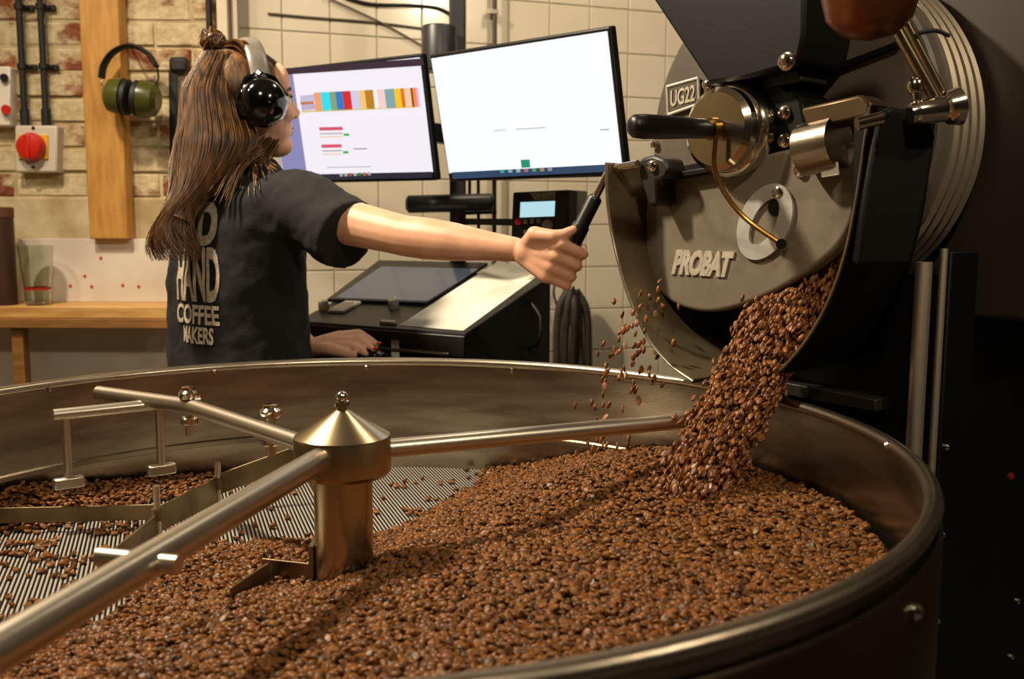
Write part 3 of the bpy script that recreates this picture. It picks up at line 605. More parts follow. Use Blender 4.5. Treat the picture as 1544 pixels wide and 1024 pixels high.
# feed hopper gusset over the plate
gus = plate('feed_hopper', ((930, -80), (985, 0), (1068, 126), (1125, 118), (1203, 96), (1212, 50), (1214, -80)), .13, .13, BLACKM, bevel=.006)
bolt(1188, 93, .13, gus, .011, .014); plate('hopper_lip', ((1068, 128), (1203, 100), (1207, 122), (1120, 142)), .09, .09, DARKM)
plate('front_seam_bar', ((1206, 118), (1352, 62), (1354, 70), (1207, 128)), .012, .01, BLACKM, bevel=.001)
# right-hand hardware
plate('support_bracket', ((1206, 163), (1296, 142), (1312, 154), (1310, 176), (1216, 196)), .14, .05, mat('brown_steel', (104, 84, 58), (90, 72, 48), rough=.4, metal=.6, scale=9), bevel=.005)
part('pivot_drum', MB().cyl(PF(1214, 226, .12), PF(1266, 214, .12), .04, 32), STEEL2, ro)
plate('white_tag', ((1236, 248), (1262, 244), (1264, 264), (1238, 268)), .135, .004, WHITEP, bevel=.001)
YL = 1.36
lk = part('linkage_rod', MB().tube([PY(1342, 28, YL), PY(1408, 146, YL)], .0075, 14), GOLDST, ro); part('linkage_rod', MB().tube([PY(1362, 28, YL+.02), PY(1424, 146, YL+.02)], .006, 14), GOLDST, ro)
part('linkage_joint', MB().tube([PY(1372, 172, YL), PY(1382, 170, YL), PY(1384, 170, YL), PY(1424, 164, YL), PY(1428, 163, YL), PY(1446, 160, YL), PY(1452, 159, YL)], [.014, .016, .017, .017, .022, .026, .017], 24), CHROME, ro, smooth=40)
part('linkage_lug', MB().ell(PY(1380, 130, YL), (.011, .008, .013)).cyl(PY(1380, 132, YL), PY(1384, 165, YL), .006, 12), CHROME, ro)
part('linkage_post', MB().prism([PY(x, y, YL+.03) for x, y in ((1322, 172), (1345, 160), (1400, 172), (1412, 205), (1398, 300), (1375, 400), (1292, 400), (1302, 300))], (0, .05, 0)), BLACKM, ro, bevel=.006)
part('linkage_pin', MB().cyl(PY(1292, 187, YL+.0), PY(1330, 178, YL+.0), .009, 16), CHROME, ro)
part('burner_dish', MB().lathe([(.005, -.062), (.035, -.055), (.055, -.035), (.064, 0), (.064, .05), (.05, .06)], PY(1312, -12, 1.36), 40), COPPER, ro, smooth=50)
part('cable_tie', MB().tube(cat_rom([PY(1385, 50, 1.37), PY(1410, 46, 1.37), PY(1432, 54, 1.37)], 6), .003, 8), RUBBER, ro)
# lever gripped by the operator
lv0, lv1 = PY(916, 262, 1.80), PY(833, 426, 1.867)
lev = part('lever', MB().tube([lv0, lv0.lerp(lv1, .3)], .007, 14), CHROME, ro, smooth=60)
part('lever_grip', MB().tube([lv0.lerp(lv1, t) for t in (.2, .22, .45, .47, .9, .97, 1)], [.010, .0135, .0135, .0165, .0165, .013, .006], 20), BLACKP, lev, smooth=50)
# ------------------------------------------------------------------ falling beans
c0_, c1_, c2_ = PF(1208, 410, .05), PF(1135, 560, .165), PZ(1042, 742, .89)
NSB = 19000; t_ = rng.random(NSB)**.9; curve = cat_rom([PF(1238, 360, .04), c0_, PF(1178, 475, .10), c1_, c1_.lerp(c2_, .52)+V((.004, 0, .012)), c2_, c2_+V((-.01, -.01, -.05))], 10)
cv = np.array([p[:] for p in curve]); s_ = t_*(len(cv)-1.001); ii = s_.astype(int); fr = (s_-ii)[:, None]; pc = cv[ii]*(1-fr)+cv[ii+1]*fr; tg = cv[ii+1]-cv[ii]; tg /= np.linalg.norm(tg, axis=1)[:, None]
FUn = np.array(FU[:]); sd = np.cross(tg, FUn); sd /= np.linalg.norm(sd, axis=1)[:, None]
wU = np.interp(t_, [0, .3, .6, 1], [.058, .050, .042, .036]); wS = np.interp(t_, [0, .3, .6, 1], [.012, .018, .024, .028])
pc = pc+FUn*(np.clip(rng.normal(0, .55, NSB), -1.3, 1.3)*wU)[:, None]+sd*(rng.normal(0, .6, NSB)*wS)[:, None]
def aligned(tg, jit):
    t = tg+rng.normal(0, jit, tg.shape); t /= np.linalg.norm(t, axis=1)[:, None]; a = rng.normal(size=t.shape); b = np.cross(t, a); b /= np.linalg.norm(b, axis=1)[:, None]; return np.stack([t, b, np.cross(t, b)], 2)
Rs = aligned(tg, .22)
# stray beans flying off towards the tray centre and along the chute
NX = 110; tx = rng.random(NX); q0 = np.array(PF(1050, 440, .12)[:]); q1 = np.array(PZ(960, 690, .88)[:]); px_ = q0+(q1-q0)*tx[:, None]+np.array(FN[:])*(rng.random(NX)*.09)[:, None]*1.0-FUn*(rng.random(NX)*.10)[:, None]+rng.normal(0, .012, (NX, 3))
tgx = np.tile(np.array([-.25, -.2, -1.0]), (NX, 1)); Rx_ = aligned(tgx, .25)
allp = np.concatenate([pc, px_]); allR = np.concatenate([Rs, Rx_])
cht = solid_tree([c for c in ro.children_recursive if c.type == 'MESH' and c.name.split('.')[0] in ('door', 'discharge_chute', 'chute_outer_sheet', 'chute_back', 'chute_edge', 'front_plate', 'base_cabinet', 'ledge', 'lettering', 'oval_badge')])
stt2 = solid_tree([armC, wall, rim])
poly = [(p.dot(FU), p.z) for p in inner]
def in_poly(u, z):
    c = False
    for i in range(len(poly)):
        (u1, z1), (u2, z2) = poly[i], poly[i-1]
        if (z1 > z) != (z2 > z) and u < (u2-u1)*(z-z1)/(z2-z1)+u1: c = not c
    return c
dist_ = allp@np.array(FN[:])-FC; uu = allp@FUn; okb = []
for k in range(len(allp)):
    good = cht.find_nearest(V(allp[k]), .0068)[0] is None and stt2.find_nearest(V(allp[k]), .006)[0] is None
    if good and k < NSB and dist_[k] < .19 and allp[k, 2] > 1.05: good = in_poly(uu[k], allp[k, 2])
    if good and k < NSB and .06 < dist_[k] < .11 and allp[k, 2] > 1.13 and cht.ray_cast(V(allp[k]), FN, .05)[0] is not None and cht.ray_cast(V(allp[k]), -FN, .05)[0] is not None: good = False
    okb.append(good)
okb = np.array(okb); allp, allR = allp[okb], allR[okb]

BV = BV*np.array([1.12, .85, .85]); me = bean_mesh('falling_bean_stream', allp, allR, rng.uniform(.85, 1.15, len(allp))); me.materials.append(mat('stream_bean', (78, 42, 14), (148, 92, 42), rough=.4, scale=90, contrast=(.3, .7)))
o = link('falling_bean_stream', me, (0, 0, 0)); tag(o, 'stream of roasted coffee beans falling from the chute into the tray', 'coffee beans', kind='stuff')
# ================================================================== MONITORS
def rot3(yaw, tilt): return (Matrix.Rotation(yaw, 3, 'Z') @ Matrix.Rotation(tilt, 3, 'X'))
SCRW = mat('screen_white', (244, 238, 248), rough=.4, emit=.74); SCRL = mat('screen_lavender', (150, 148, 200), rough=.4, emit=.6)
SCRR = mat('screen_cool_white', (244, 249, 252), rough=.4, emit=.78)
def scr(c, e=.75): return mat('screen_%d_%d_%d' % c, c, rough=.4, emit=e)
def monitor(label, cen, yaw, tilt, W_, H_, scrmat):
    M = rot3(math.radians(yaw), math.radians(tilt)); cen = V(cen); ex, ey, ez = M.col[0], M.col[1], M.col[2]
    t = thing('computer_monitor', label, 'monitor', cen-ez*(H_/2), 'pair of monitors on the pole')
    part('casing', MB().box(cen+ey*.012, (W_, .022, H_), ex, ey, ez).box(cen+ey*.035, (W_*.6, .04, H_*.6), ex, ey, ez), BLACKP, t, smooth=None, bevel=.004)
    s = part('screen', MB().box(cen+ez*.006, (W_-.014, .003, H_-.03), ex, ey, ez), scrmat, t, smooth=None)
    return t, s, ex, ey, ez, cen
mR = monitor('flat monitor with a nearly blank white screen beside the roaster', (.0176, 2.2275, 1.5098), -43.2, 12.1, .53, .298, SCRR)
mL = monitor('flat monitor showing a colourful striped chart behind the ear defenders', (-.4194, 2.5605, 1.5134), -34.1, 10.2, .53, .298, SCRW)
def mark(mon, pxs, m, name='screen_graphic', off=.0025):
    t, s, ex, ey, ez, c = mon; n = -ey; p0 = c+n*(.0015+off)
    part(name, MB().prism([PP(x, y, p0, n) for x, y in pxs], ey*.0006), m, s, smooth=None)
def quad(x0, y0, x1, y1, slope=-.07, lean=.13):   # on-screen rectangle following the tilted screen
    f_ = lambda x, y: (x+(y-y0)*lean, y+(x-x0)*slope)
    return [f_(x0, y0), f_(x1, y0), f_(x1, y1), f_(x0, y1)]
# right monitor
mark(mR, [(683, 270), (938, 258), (936, 247), (681, 260)], scr((44, 78, 116), .5), 'task_bar')
mark(mR, quad(785, 241, 798, 253, -.04, .12), scr((20, 160, 120), .6), off=.003)
for k, c in enumerate(((60, 190, 190), (160, 200, 220), (200, 200, 210), (210, 120, 130), (80, 190, 120), (200, 160, 90), (160, 170, 190))):
    x = 754+k*12; mark(mR, quad(x, 256-k*.5, x+6, 261-k*.5, -.04, .1), scr(c, .5), off=.0035)
mark(mR, quad(745, 196, 762, 198, -.06, .1), scr((206, 210, 214))); mark(mR, quad(778, 194, 822, 196, -.06, .1), scr((206, 200, 196))); mark(mR, quad(905, 195, 918, 197, -.06, .1), scr((170, 174, 178)))
# left monitor
mark(mL, [(402, 107), (440, 104), (463, 265), (428, 268)], SCRL, 'desktop_area')
mark(mL, [(402, 105), (637, 88), (639, 99), (440, 112), (404, 115)], scr((58, 30, 58), .45), 'title_bar', .003)
mark(mL, [(430, 273), (652, 268), (651, 259), (428, 264)], scr((34, 36, 60), .45), 'task_bar', .003)
zx = [160, 210, 275, 320, 370, 430, 490, 535, 595, 625, 680, 750, 797, 822, 870, 885, 910, 926]
zc = [(236, 160, 110), (40, 220, 236), (128, 160, 120), (40, 116, 196), (214, 24, 44), (206, 204, 228), (246, 196, 120), (186, 124, 20), (246, 240, 238), (242, 206, 204), (124, 164, 166), (250, 194, 20), (224, 104, 30), (250, 200, 160), (130, 60, 30), (244, 140, 60), (236, 170, 220)]
for a, b, c in zip(zx, zx[1:], zc):
    X0, X1 = 440+a/4.877, 440+b/4.877; y0 = lambda z: 80+(292-(z-160)*.05)/4.877; y1 = lambda z: 80+(428-(z-160)*.042)/4.877
    mark(mL, [(X0, y0(a)), (X1, y0(b)), (X1+3.5, y1(b)), (X0+3.5, y1(a))], scr(c), 'chart_bar')
mark(mL, [(452, 144.5), (473, 142.5), (474.5, 152), (453.5, 154)], scr((196, 188, 214)), 'chart_bar'); mark(mL, [(453, 154), (473, 152.5), (473.6, 156.5), (453.5, 158)], scr((196, 110, 70)), 'chart_bar'); mark(mL, [(454, 158), (474, 156.5), (476, 165), (455.5, 167)], scr((190, 172, 196)), 'chart_bar')
mark(mL, [(455, 167.5), (627, 160), (627.2, 162.2), (455.2, 169.7)], scr((214, 190, 60)), 'chart_line')
for (x, y, w_, h_, c) in ((481, 192, 35, 5, (214, 80, 104)), (482, 201, 34, 1.5, (150, 140, 140)), (482.5, 206, 34, 1.4, (236, 196, 140)), (518, 201.5, 8, 3.5, (40, 170, 60)), (484.5, 218, 30, 5, (214, 80, 104)), (485.5, 227, 30, 1.5, (150, 140, 140)), (487, 232, 29, 1.4, (236, 196, 140)), (517, 228, 8, 3.5, (40, 170, 60)), (533, 224, 20, 1.4, (110, 110, 110)), (493, 252, 66, 1.2, (170, 170, 176))):
    mark(mL, quad(x, y, x+w_, y+h_, -.02, .13), scr(c), 'chart_line')
for k, c in enumerate(((40, 170, 200), (200, 200, 210), (200, 200, 210), (220, 90, 70), (210, 210, 214), (60, 150, 80), (220, 130, 70), (190, 190, 200))):
    x = 477+(28 if k else 0)+k*7; mark(mL, quad(x, 262-k*.3, x+4.5, 266.5-k*.3, -.03, .1), scr(c, .5), off=.0045)
# stand
pX = PY(690, 60, 2.80); ms = thing('monitor_stand', 'black upright pole with arms carrying the two monitors', 'monitor stand', (pX.x, 2.80, 0))
part('pole', MB().box((pX.x, 2.80, 1.42), (.044, .044, 2.84)), mat('slate_black_metal', (38, 38, 42), (46, 46, 50), rough=.4, scale=8), ms, bevel=.004)
part('base', MB().box((pX.x, 2.84, .01), (.2, .16, .02)), BLACKM, ms, bevel=.003)
def sbar(p, q, w_, h_): d = (q-p).normalized(); n_ = d.cross(EZ).normalized(); return MB().box((p+q)/2, ((q-p).length, w_, h_), d, n_, d.cross(n_))
for mon_ in (mR, mL): part('arm', sbar(V((pX.x, 2.795, 1.5)), mon_[5]+mon_[3]*.056, .04, .05), BLACKP, ms, bevel=.004)
part('cable_drum', MB().lathe([(.044, 0), (.047, .004), (.047, .112), (.044, .118), (.02, .119)], PY(663, 108, 2.735), 36), MATS['slate_black_metal'], ms)
part('cross_bar', MB().tube([PY(612, 308, 2.765), PY(616, 308, 2.765), PY(740, 305, 2.765), PY(745, 305, 2.765)], [.015, .0245, .0245, .015], 20), MATS['slate_black_metal'], ms, smooth=50)
for (x0, y0, x1, y1) in ((708, 266, 708, 304), (721, 266, 722, 392), (745, 266, 746, 392), (690, 322, 749, 320), (690, 357, 749, 354)):
    part('wire_frame', MB().tube([PY(x0, y0, 2.79), PY(x1, y1, 2.79)], .0047, 8), BLACKM, ms)
# ------------------------------------------------------------------ temperature controller
cy_ = math.radians(-24); ce = V((math.cos(cy_), math.sin(cy_), 0)); cn = V((math.sin(cy_), -math.cos(cy_), 0)); cc = PY(820, 322, 2.42)
tc = thing('temperature_controller', 'small black controller box with pale blue display and coloured buttons', 'controller', cc-V((0, 0, .06)))
def CQ(pxs, d): return [PP(x, y, cc+cn*d, cn) for x, y in pxs]
part('case', MB().prism(CQ(((773, 290), (858, 286), (856, 358), (770, 360)), 0), -cn*.07), BLACKP, tc, bevel=.004)
part('display', MB().prism(CQ(((785, 305), (837, 303), (836, 326), (784, 328)), .001), cn*.001), mat('lcd_blue', (176, 216, 226), rough=.3, emit=.8), tc, smooth=None)
part('label_strip', MB().prism(CQ(((799, 291), (838, 289), (837, 301), (806, 302)), .001), cn*.0008), mat('worn_label', (150, 144, 124), (110, 104, 88), rough=.7, scale=90), tc, smooth=None)
for (px, py, c, r) in ((782, 334, (206, 30, 40), .0085), (793, 334, (120, 112, 100), .006), (803, 333, (120, 112, 100), .006), (813, 333, (120, 112, 100), .006), (806, 349, (226, 196, 20), .0085), (793, 350, (120, 112, 100), .006), (826, 340, (150, 142, 132), .014)):
    part('button', MB().lathe([(r, 0), (r, .004), (r*.6, .006)], PP(px, py, cc+cn*.0005, cn), 16, cn), mat('button_%d_%d_%d' % c, c, rough=.4), tc)
part('grey_side_plate', MB().box(cc+ce*.085+V((0, 0, .02))-cn*.035, (.006, .06, .07), ce, -cn, EZ), mat('pale_grey_plate', (176, 168, 152), rough=.5), tc, bevel=.002)
part('bracket', sbar(cc-cn*.066-ce*.045-V((0, 0, .022)), V((pX.x+.012, 2.785, cc.z-.022)), .016, .018), BLACKM, tc)
# ================================================================== CONTROL CONSOLE
ca = math.radians(30); e_ = V((math.cos(ca), -math.sin(ca), 0)); b_ = V((math.sin(ca), math.cos(ca), .27)).normalized(); bh = V((math.sin(ca), math.cos(ca), 0)); Q = PY(702, 503, 2.2); dn = e_.cross(b_).normalized()
def PD(px, py, h=0): return PP(px, py, Q+dn*h, dn)
def SD(s, t, h=0): return Q-e_*s+b_*t+dn*h      # s leftwards from the front right corner, t up the slope
con = thing('control_console', 'black sloping control desk with touchscreen and knobs beside the operator', 'control desk', V((Q.x-.2, Q.y+.25, 0)))
tl = SD(.46, 0); CW, CT = .46, .42
bot = lambda p: V((p.x, p.y, 0))
cm = MB(); CW = .5; A_, B_, C_, D_ = SD(0, 0), SD(CW, 0), SD(CW, CT), SD(0, CT); cm.add([A_, B_, C_, D_, bot(A_)+bh*.06, bot(B_)+bh*.06, bot(C_), bot(D_)], [(0, 1, 2, 3), (4, 7, 6, 5), (0, 4, 5, 1), (1, 5, 6, 2), (2, 6, 7, 3), (3, 7, 4, 0)])
CONSM = mat('console_black', (30, 29, 29), (36, 35, 34), rough=.4, scale=10, bump=.05, bscale=300)
part('body', cm, CONSM, con, smooth=None, bevel=.004)
ts = part('touchscreen', MB().prism([PD(x, y, -.001) for x, y in ((494, 456), (643, 462), (736, 401), (572, 397))], dn*.010), BLACKP, con, smooth=None, bevel=.002)
part('display', MB().prism([PD(x, y, .0088) for x, y in ((507, 449), (645, 454), (721, 406), (575, 402))], dn*.001), mat('screen_slate', (104, 112, 122), rough=.12, emit=.3), ts, smooth=None)
part('front_lip', MB().box(SD(CW/2, -.006, -.03), (CW, .014, .05), e_, bh, EZ), CONSM, con, bevel=.003)
part('handle_rail', MB().tube([SD(.04, -.02, -.045), SD(CW-.02, -.02, -.045)], .004, 10), BARST, con)
for (px, py) in ((594, 464), (489, 466)):
    p = PD(px, py, 0); k_ = part('knob', MB().lathe([(.014, 0), (.014, .01), (.011, .022), (.006, .024)], p, 20, dn), mat('grey_knob', (150, 146, 138), rough=.3, metal=.6), con); part('knob_pointer', MB().box(p+dn*.02, (.004, .024, .008), e_, b_, dn), WHITEP, k_)
part('white_switch', MB().box(PD(585, 486, .004), (.045, .012, .008), e_, b_, dn), WHITEP, con, bevel=.002)
zs = PY(550, 545, 2.23).z; shc = SD(.15, -.07); shc.z = zs-.006
shf = part('mouse_shelf', MB().box(shc, (.28, .145, .012), e_, bh, EZ), CONSM, con, bevel=.002)
part('white_tag', MB().box(PP(596, 526, SD(.2, -.013, -.03), -bh), (.022, .004, .04), e_, bh, EZ), WHITEP, con, bevel=.001)
part('side_hook', MB().tube(cat_rom([PY(800, 455, 2.45), PY(815, 480, 2.42), PY(812, 515, 2.42), PY(798, 526, 2.45)], 6), .004, 10), RUBBER, con)
part('side_plate', MB().prism([PD(770, 463, -.035), PD(786, 451, -.035), PD(786, 457, -.035), PD(770, 469, -.035)], e_*.012), WHITEP, con)
o = part('paper_sheet', MB().prism([PD(x, y, .0002) for x, y in ((602, 491), (699, 499), (817, 412), (752, 394))], dn*.0012), mat('printed_paper', (236, 232, 218), (226, 224, 206), rough=.8, scale=30, stretch=(1, 1, 6)), org=PD(699, 499, 0), smooth=None); tag(o, 'long white printed log sheet lying on the sloping black desk', 'paper')
ph = thing('smartphone', 'white edged smartphone lying on the sloping desk beside a knob', 'phone', PD(512, 468, .004))
part('frame', MB().prism([PD(x, y, .0) for x, y in ((494, 472), (518, 473), (545, 458), (522, 457))], dn*.008), WHITEP, ph, bevel=.002); part('screen', MB().prism([PD(x, y, .0078) for x, y in ((497, 466), (516, 466), (534, 456.5), (520, 456))], dn*.0008), BLACKG, ph)
mz = PY(552, 530, 2.24); mz.z = zs; mx_ = V((.93, -.37, 0)).normalized(); my_ = V((.37, .93, 0)).normalized(); mo = thing('computer_mouse', 'black computer mouse under the hand on the desk shelf', 'mouse', mz)
part('body', MB().ell(mz+V((0, 0, .0145)), (.052, .030, .0145), mx_, my_, EZ), BLACKG, mo, smooth=80)
part('wheel', MB().cyl(mz+mx_*.028+V((0, 0, .022))-my_*.004, mz+mx_*.028+V((0, 0, .022))+my_*.004, .006, 14), RUBBER, mo)
# ------------------------------------------------------------------ hose bundle on the tiles, wall cables
hp_ = PP(852, 440, K, TN)+TN*.05; hb_ = thing('hose_bundle', 'dark coiled hose bundle hanging on the white tiles', 'hose', V((hp_.x, hp_.y, PP(852, 552, K, TN).z)))
for k in range(5):
    x0 = 832+k*10; part('hose_loop', MB().tube(cat_rom([PP(846+k*3, 436, K, TN)+TN*(.06+.01*(k % 2)), PP(x0, 470, K, TN)+TN*(.06+.012*(k % 3)), PP(x0-3+k*2, 560, K, TN)+TN*.06, PP(x0+k*3, 640, K, TN)+TN*.06], 6), .014, 10), mat('dark_hose', (42, 36, 30), (64, 54, 42), rough=.6, scale=30, stretch=(1, 1, 6)), hb_, smooth=60)
part('hook', MB().tube([PP(850, 436, K, TN), PP(850, 436, K, TN)+TN*.08, PP(850, 430, K, TN)+TN*.085], .005, 10), BLACKM, hb_)
part('thin_lead', MB().tube(cat_rom([PP(836, 420, K, TN)+TN*.02, PP(830, 440, K, TN)+TN*.03, PP(838, 470, K, TN)+TN*.03], 6), .004, 8), RUBBER, hb_)
CAB = mat('grey_cable', (92, 82, 66), rough=.6)
def wcable(pts, r, label, m=CAB, off=0):
    P_ = [PP(x, y, K, TN)+TN*(-.0065+r+off) for x, y in pts]; o = part('wall_cable', MB().tube(cat_rom(P_, 8), r, 8), m, org=P_[0], smooth=60); tag(o, label, 'cable')
wcable([(404, 20), (470, 26), (560, 33), (640, 43)], .0035, 'thin grey cable running level across the white tiles behind the monitors')
wcable([(490, -5), (540, 18), (585, 40), (655, 80)], .003, 'thin grey cable sloping down across the white tiles to the pole', off=.007)
wcable([(520, -4), (560, 6), (620, 8), (660, 12), (684, 24)], .005, 'thick dark cable sagging along the top of the white tiles', RUBBER)
pv = PP(742, 60, K, TN)+TN*.025; o = thing('wall_conduit', 'thin dark vertical pipe on white tiles behind the blank monitor', 'pipe', V((pv.x, pv.y, 0)))
part('tube', MB().tube([V((pv.x, pv.y, .6)), V((pv.x, pv.y, CEIL))], .008, 12), mat('dark_brown_pipe', (70, 60, 48), rough=.5), o); part('clip', MB().box(PP(739, 20, K, TN)+TN*.02, (.035, .03, .014), TE, -TN, EZ), CHROME, o)
# ================================================================== OPERATOR
SKIN = mat('skin', (226, 176, 146), (212, 156, 124), rough=.5, scale=18, sss=.12, bump=.03, bscale=120)
CLOTH = mat('charcoal_cotton', (12, 11, 10), (17, 15, 13), rough=.9, scale=14, bump=.25, bscale=300)
JEAN = mat('black_denim', (22, 22, 24), rough=.9, scale=20, c2=(28, 28, 30))
HAIRM = mat('brown_hair', (48, 30, 14), (126, 86, 44), rough=.42, scale=16, stretch=(5, 5, .6), contrast=(.35, .7), bump=.2, bscale=60)
TH_ = math.radians(50); TF = V((math.sin(TH_), math.cos(TH_), 0)); TR = V((math.cos(TH_), -math.sin(TH_), 0)); PC = V((-.625, 2.25, 0))
pe = thing('person', 'woman in black T-shirt and ear defenders reaching for the roaster lever', 'person', PC)
# head frame
hF = V((math.sin(math.radians(63)), math.cos(math.radians(63)), .08)).normalized(); hR = hF.cross(EZ).normalized(); hU = hR.cross(hF).normalized()
HC = PY(374, 158, 2.24)
def HP(f, r, u): return HC+hF*f+hR*r+hU*u
B = MB()
B.ell(HP(-.012, 0, .028), (.092, .073, .086), hF, hR, hU, 20, 14)
B.ell(HP(.034, 0, -.030), (.060, .060, .084), hF, hR, hU, 20, 14)
B.ell(HP(.056, 0, -.092), (.034, .036, .026), hF, hR, hU)
B.ell(HP(.020, 0, -.075), (.055, .056, .035), hF, hR, hU)
B.ell(HP(.070, 0, .045), (.026, .050, .045), hF, hR, hU)
B.caps_([HP(.084, 0, .022), HP(.096, 0, -.004), HP(.104, 0, -.020)], [.008, .010, .011], 10); B.ell(HP(.098, 0, -.026), (.014, .015, .009), hF, hR, hU)
for s in (-1, 1): B.ell(HP(.082, s*.026, .018), (.014, .020, .007), hF, hR, hU); B.ell(HP(.070, s*.034, -.022), (.024, .022, .024), hF, hR, hU); B.ell(HP(-.002, s*.074, -.010), (.018, .008, .028), hF, hR, hU)
B.ell(HP(.080, 0, -.060), (.014, .024, .016), hF, hR, hU)
# neck, inner torso, legs
nb0 = V((PC.x+.03, 2.24, 1.36)); B.caps_([HP(-.01, 0, -.05), HP(-.015, 0, -.11), nb0, nb0-V((.02, 0, .12))], [.052, .050, .056, .07])
B.caps_([PC+V((0, 0, 1.25)), PC+V((0, 0, 1.05)), PC+V((0, 0, .92))], [.10, .10, .11])
SH = PY(452, 318, 2.13); EL = PY(612, 356, 1.985); WR = PY(776, 376, 1.885)
B.caps_([PC+V((0.02, -.02, 1.30)), SH, SH.lerp(EL, .5), SH.lerp(EL, .85), EL, EL.lerp(WR, .2), EL.lerp(WR, .45), EL.lerp(WR, .75), WR], [.07, .056, .047, .042, .041, .0415, .038, .029, .0235], 16)
LSH = PC-TR*.16+TF*.05+V((0, 0, 1.31)); LEL = V((-.64, 2.49, 1.07)); zs_h = zs+.035; LW = PY(466, 524, 2.275)
B.caps_([PC+V((0, 0, 1.28)), LSH, LSH.lerp(LEL, .5), LEL, LEL.lerp(LW, .3), LEL.lerp(LW, .7), LW], [.06, .05, .045, .04, .039, .031, .024], 14)
# right hand: palm, four fingers closing round the lever, thumb along it
Yh = 1.842
lax = (lv1-lv0).normalized(); ln1 = -(EY-lax*EY.dot(lax)).normalized(); ln2 = lax.cross(ln1); ln2 = ln2 if ln2.x > 0 else -ln2
def LV(y, a, b): return lv0.lerp(lv1, (y-262)/164)+ln2*a+ln1*b       # beside the lever: a to the right, b towards the viewer
rows = (368, 386, 403, 417)
MC = [LV(y-2, -.018, .030) for y in rows]; PI_ = [LV(y, .026, .018) for y in rows]; DI = [LV(y, .022, -.017) for y in rows]; TI = [LV(y, -.002, -.027) for y in rows]
for i in range(4):
    r = (.0105, .0108, .0103, .0092)[i]
    B.caps_([WR.lerp(MC[i], .25), WR.lerp(MC[i], .6), MC[i]], [.017, .0155, .0135])
    B.caps_([MC[i], PI_[i], DI[i], TI[i]], [.0125 if i < 3 else .011, r, r*.92, r*.8])
B.ell(WR.lerp(MC[1], .55)+V((0, .008, 0)), (.04, .017, .026)); 
B.caps_([WR.lerp(MC[0], .25)+V((0, .006, 0)), PY(806, 354, Yh-.004), LV(361, -.036, .027), LV(354, -.023, .026), LV(343, -.011, .0235)], [.018, .0165, .0125, .011, .0085])
# left hand on the mouse
LM = [PY(512, 506, 2.280), PY(515, 509, 2.262), PY(514, 515, 2.246), PY(508, 522, 2.234)]
LP = [PY(541, 502, 2.270), PY(545, 504, 2.250), PY(543, 511, 2.232), PY(533, 522, 2.220)]; LT = [PY(566, 517, 2.260), PY(569, 520, 2.240), PY(564, 527, 2.220), PY(552, 534, 2.206)]
for i in range(4): B.caps_([LW, LW.lerp(LM[i], .6), LM[i]], [.02, .016, .0125]); B.caps_([LM[i], LP[i], LP[i].lerp(LT[i], .6), LT[i]], [.0115, .0098, .009, .007])
B.caps_([LW, PY(498, 527, 2.222), PY(518, 532, 2.205), PY(534, 536, 2.196)], [.018, .014, .011, .0085])
hipR, hipL = PC+TR*.09+V((0, 0, .88)), PC-TR*.09+V((0, 0, .88)); fR, fL = PC+TR*.12+V((0, 0, .08)), PC-TR*.12+V((0, 0, .08))
body = part('body', B, SKIN, pe, smooth=None); voxel(body, .0038, 4)
# eye on the visible side
eye = part('eye', MB().ell(HP(.078, .030, .004), (.0125, .0125, .0125)), mat('eye_white', (226, 216, 204), rough=.2), pe, smooth=80); part('iris', MB().ell(HP(.0875, .032, .004), (.004, .006, .006)), mat('dark_iris', (40, 26, 16), rough=.1), eye, smooth=80)
part('eyelash', MB().tube([HP(.084, .042, .010), HP(.091, .034, .0125), HP(.093, .022, .010)], [.001, .002, .001], 6), mat('dark_lash', (24, 16, 10), rough=.6), pe)
part('eyebrow', MB().tube([HP(.078, .048, .024), HP(.088, .034, .030), HP(.094, .014, .026)], [.0015, .0035, .002], 6), mat('brow_hair', (80, 50, 28), rough=.7), pe)
part('lips', MB().ell(HP(.0885, 0, -.0545), (.0075, .019, .0042), hF, hR, hU).ell(HP(.0870, 0, -.0640), (.0075, .017, .005), hF, hR, hU), mat('lip', (190, 112, 98), rough=.4), pe, smooth=80)
NAIL = mat('red_nail', (200, 50, 60), rough=.25)
part('nail', MB().ell(LT[2]+V((.004, -.004, .003)), (.006, .005, .004)), NAIL, pe, smooth=80); part('nail', MB().ell(LT[1]+V((.004, -.004, .004)), (.006, .005, .004)), NAIL, pe, smooth=80)
# shirt: lofted torso with sleeves
S = MB(); secs = []
for (z, w_, d_, ox, oy) in ((.80, .175, .135, 0, 0), (.86, .19, .145, 0, 0), (.95, .195, .142, 0, 0), (1.05, .190, .138, 0, 0), (1.13, .190, .135, 0, 0), (1.20, .192, .132, .005, 0), (1.27, .19, .122, .012, 0), (1.32, .178, .108, .02, 0), (1.355, .145, .088, .026, 0), (1.385, .09, .068, .03, 0), (1.405, .06, .056, .032, -.002)):
    secs.append((V((PC.x+ox, PC.y+oy, z)), w_, d_))
sg = 40; b0 = len(S.v)
for c, w_, d_ in secs:
    for k in range(sg):
        q = 2*math.pi*k/sg; cx_, sx_ = math.cos(q), math.sin(q); ex_ = .86
        S.v.append(tuple(c+TR*(w_*math.copysign(abs(cx_)**ex_, cx_))+TF*(d_*math.copysign(abs(sx_)**ex_, sx_))))
for i in range(len(secs)-1):
    for k in range(sg): k2 = (k+1) % sg; S.f.append((b0+i*sg+k, b0+i*sg+k2, b0+(i+1)*sg+k2, b0+(i+1)*sg+k))
S.f.append(tuple(b0+k for k in range(sg-1, -1, -1))); S.f.append(tuple(b0+(len(secs)-1)*sg+k for k in range(sg)))
sl_end = PY(526, 356, 2.05)
S.caps_([PC+V((.02, -.01, 1.288)), PY(446, 304, 2.14)], [.080, .070], 20)
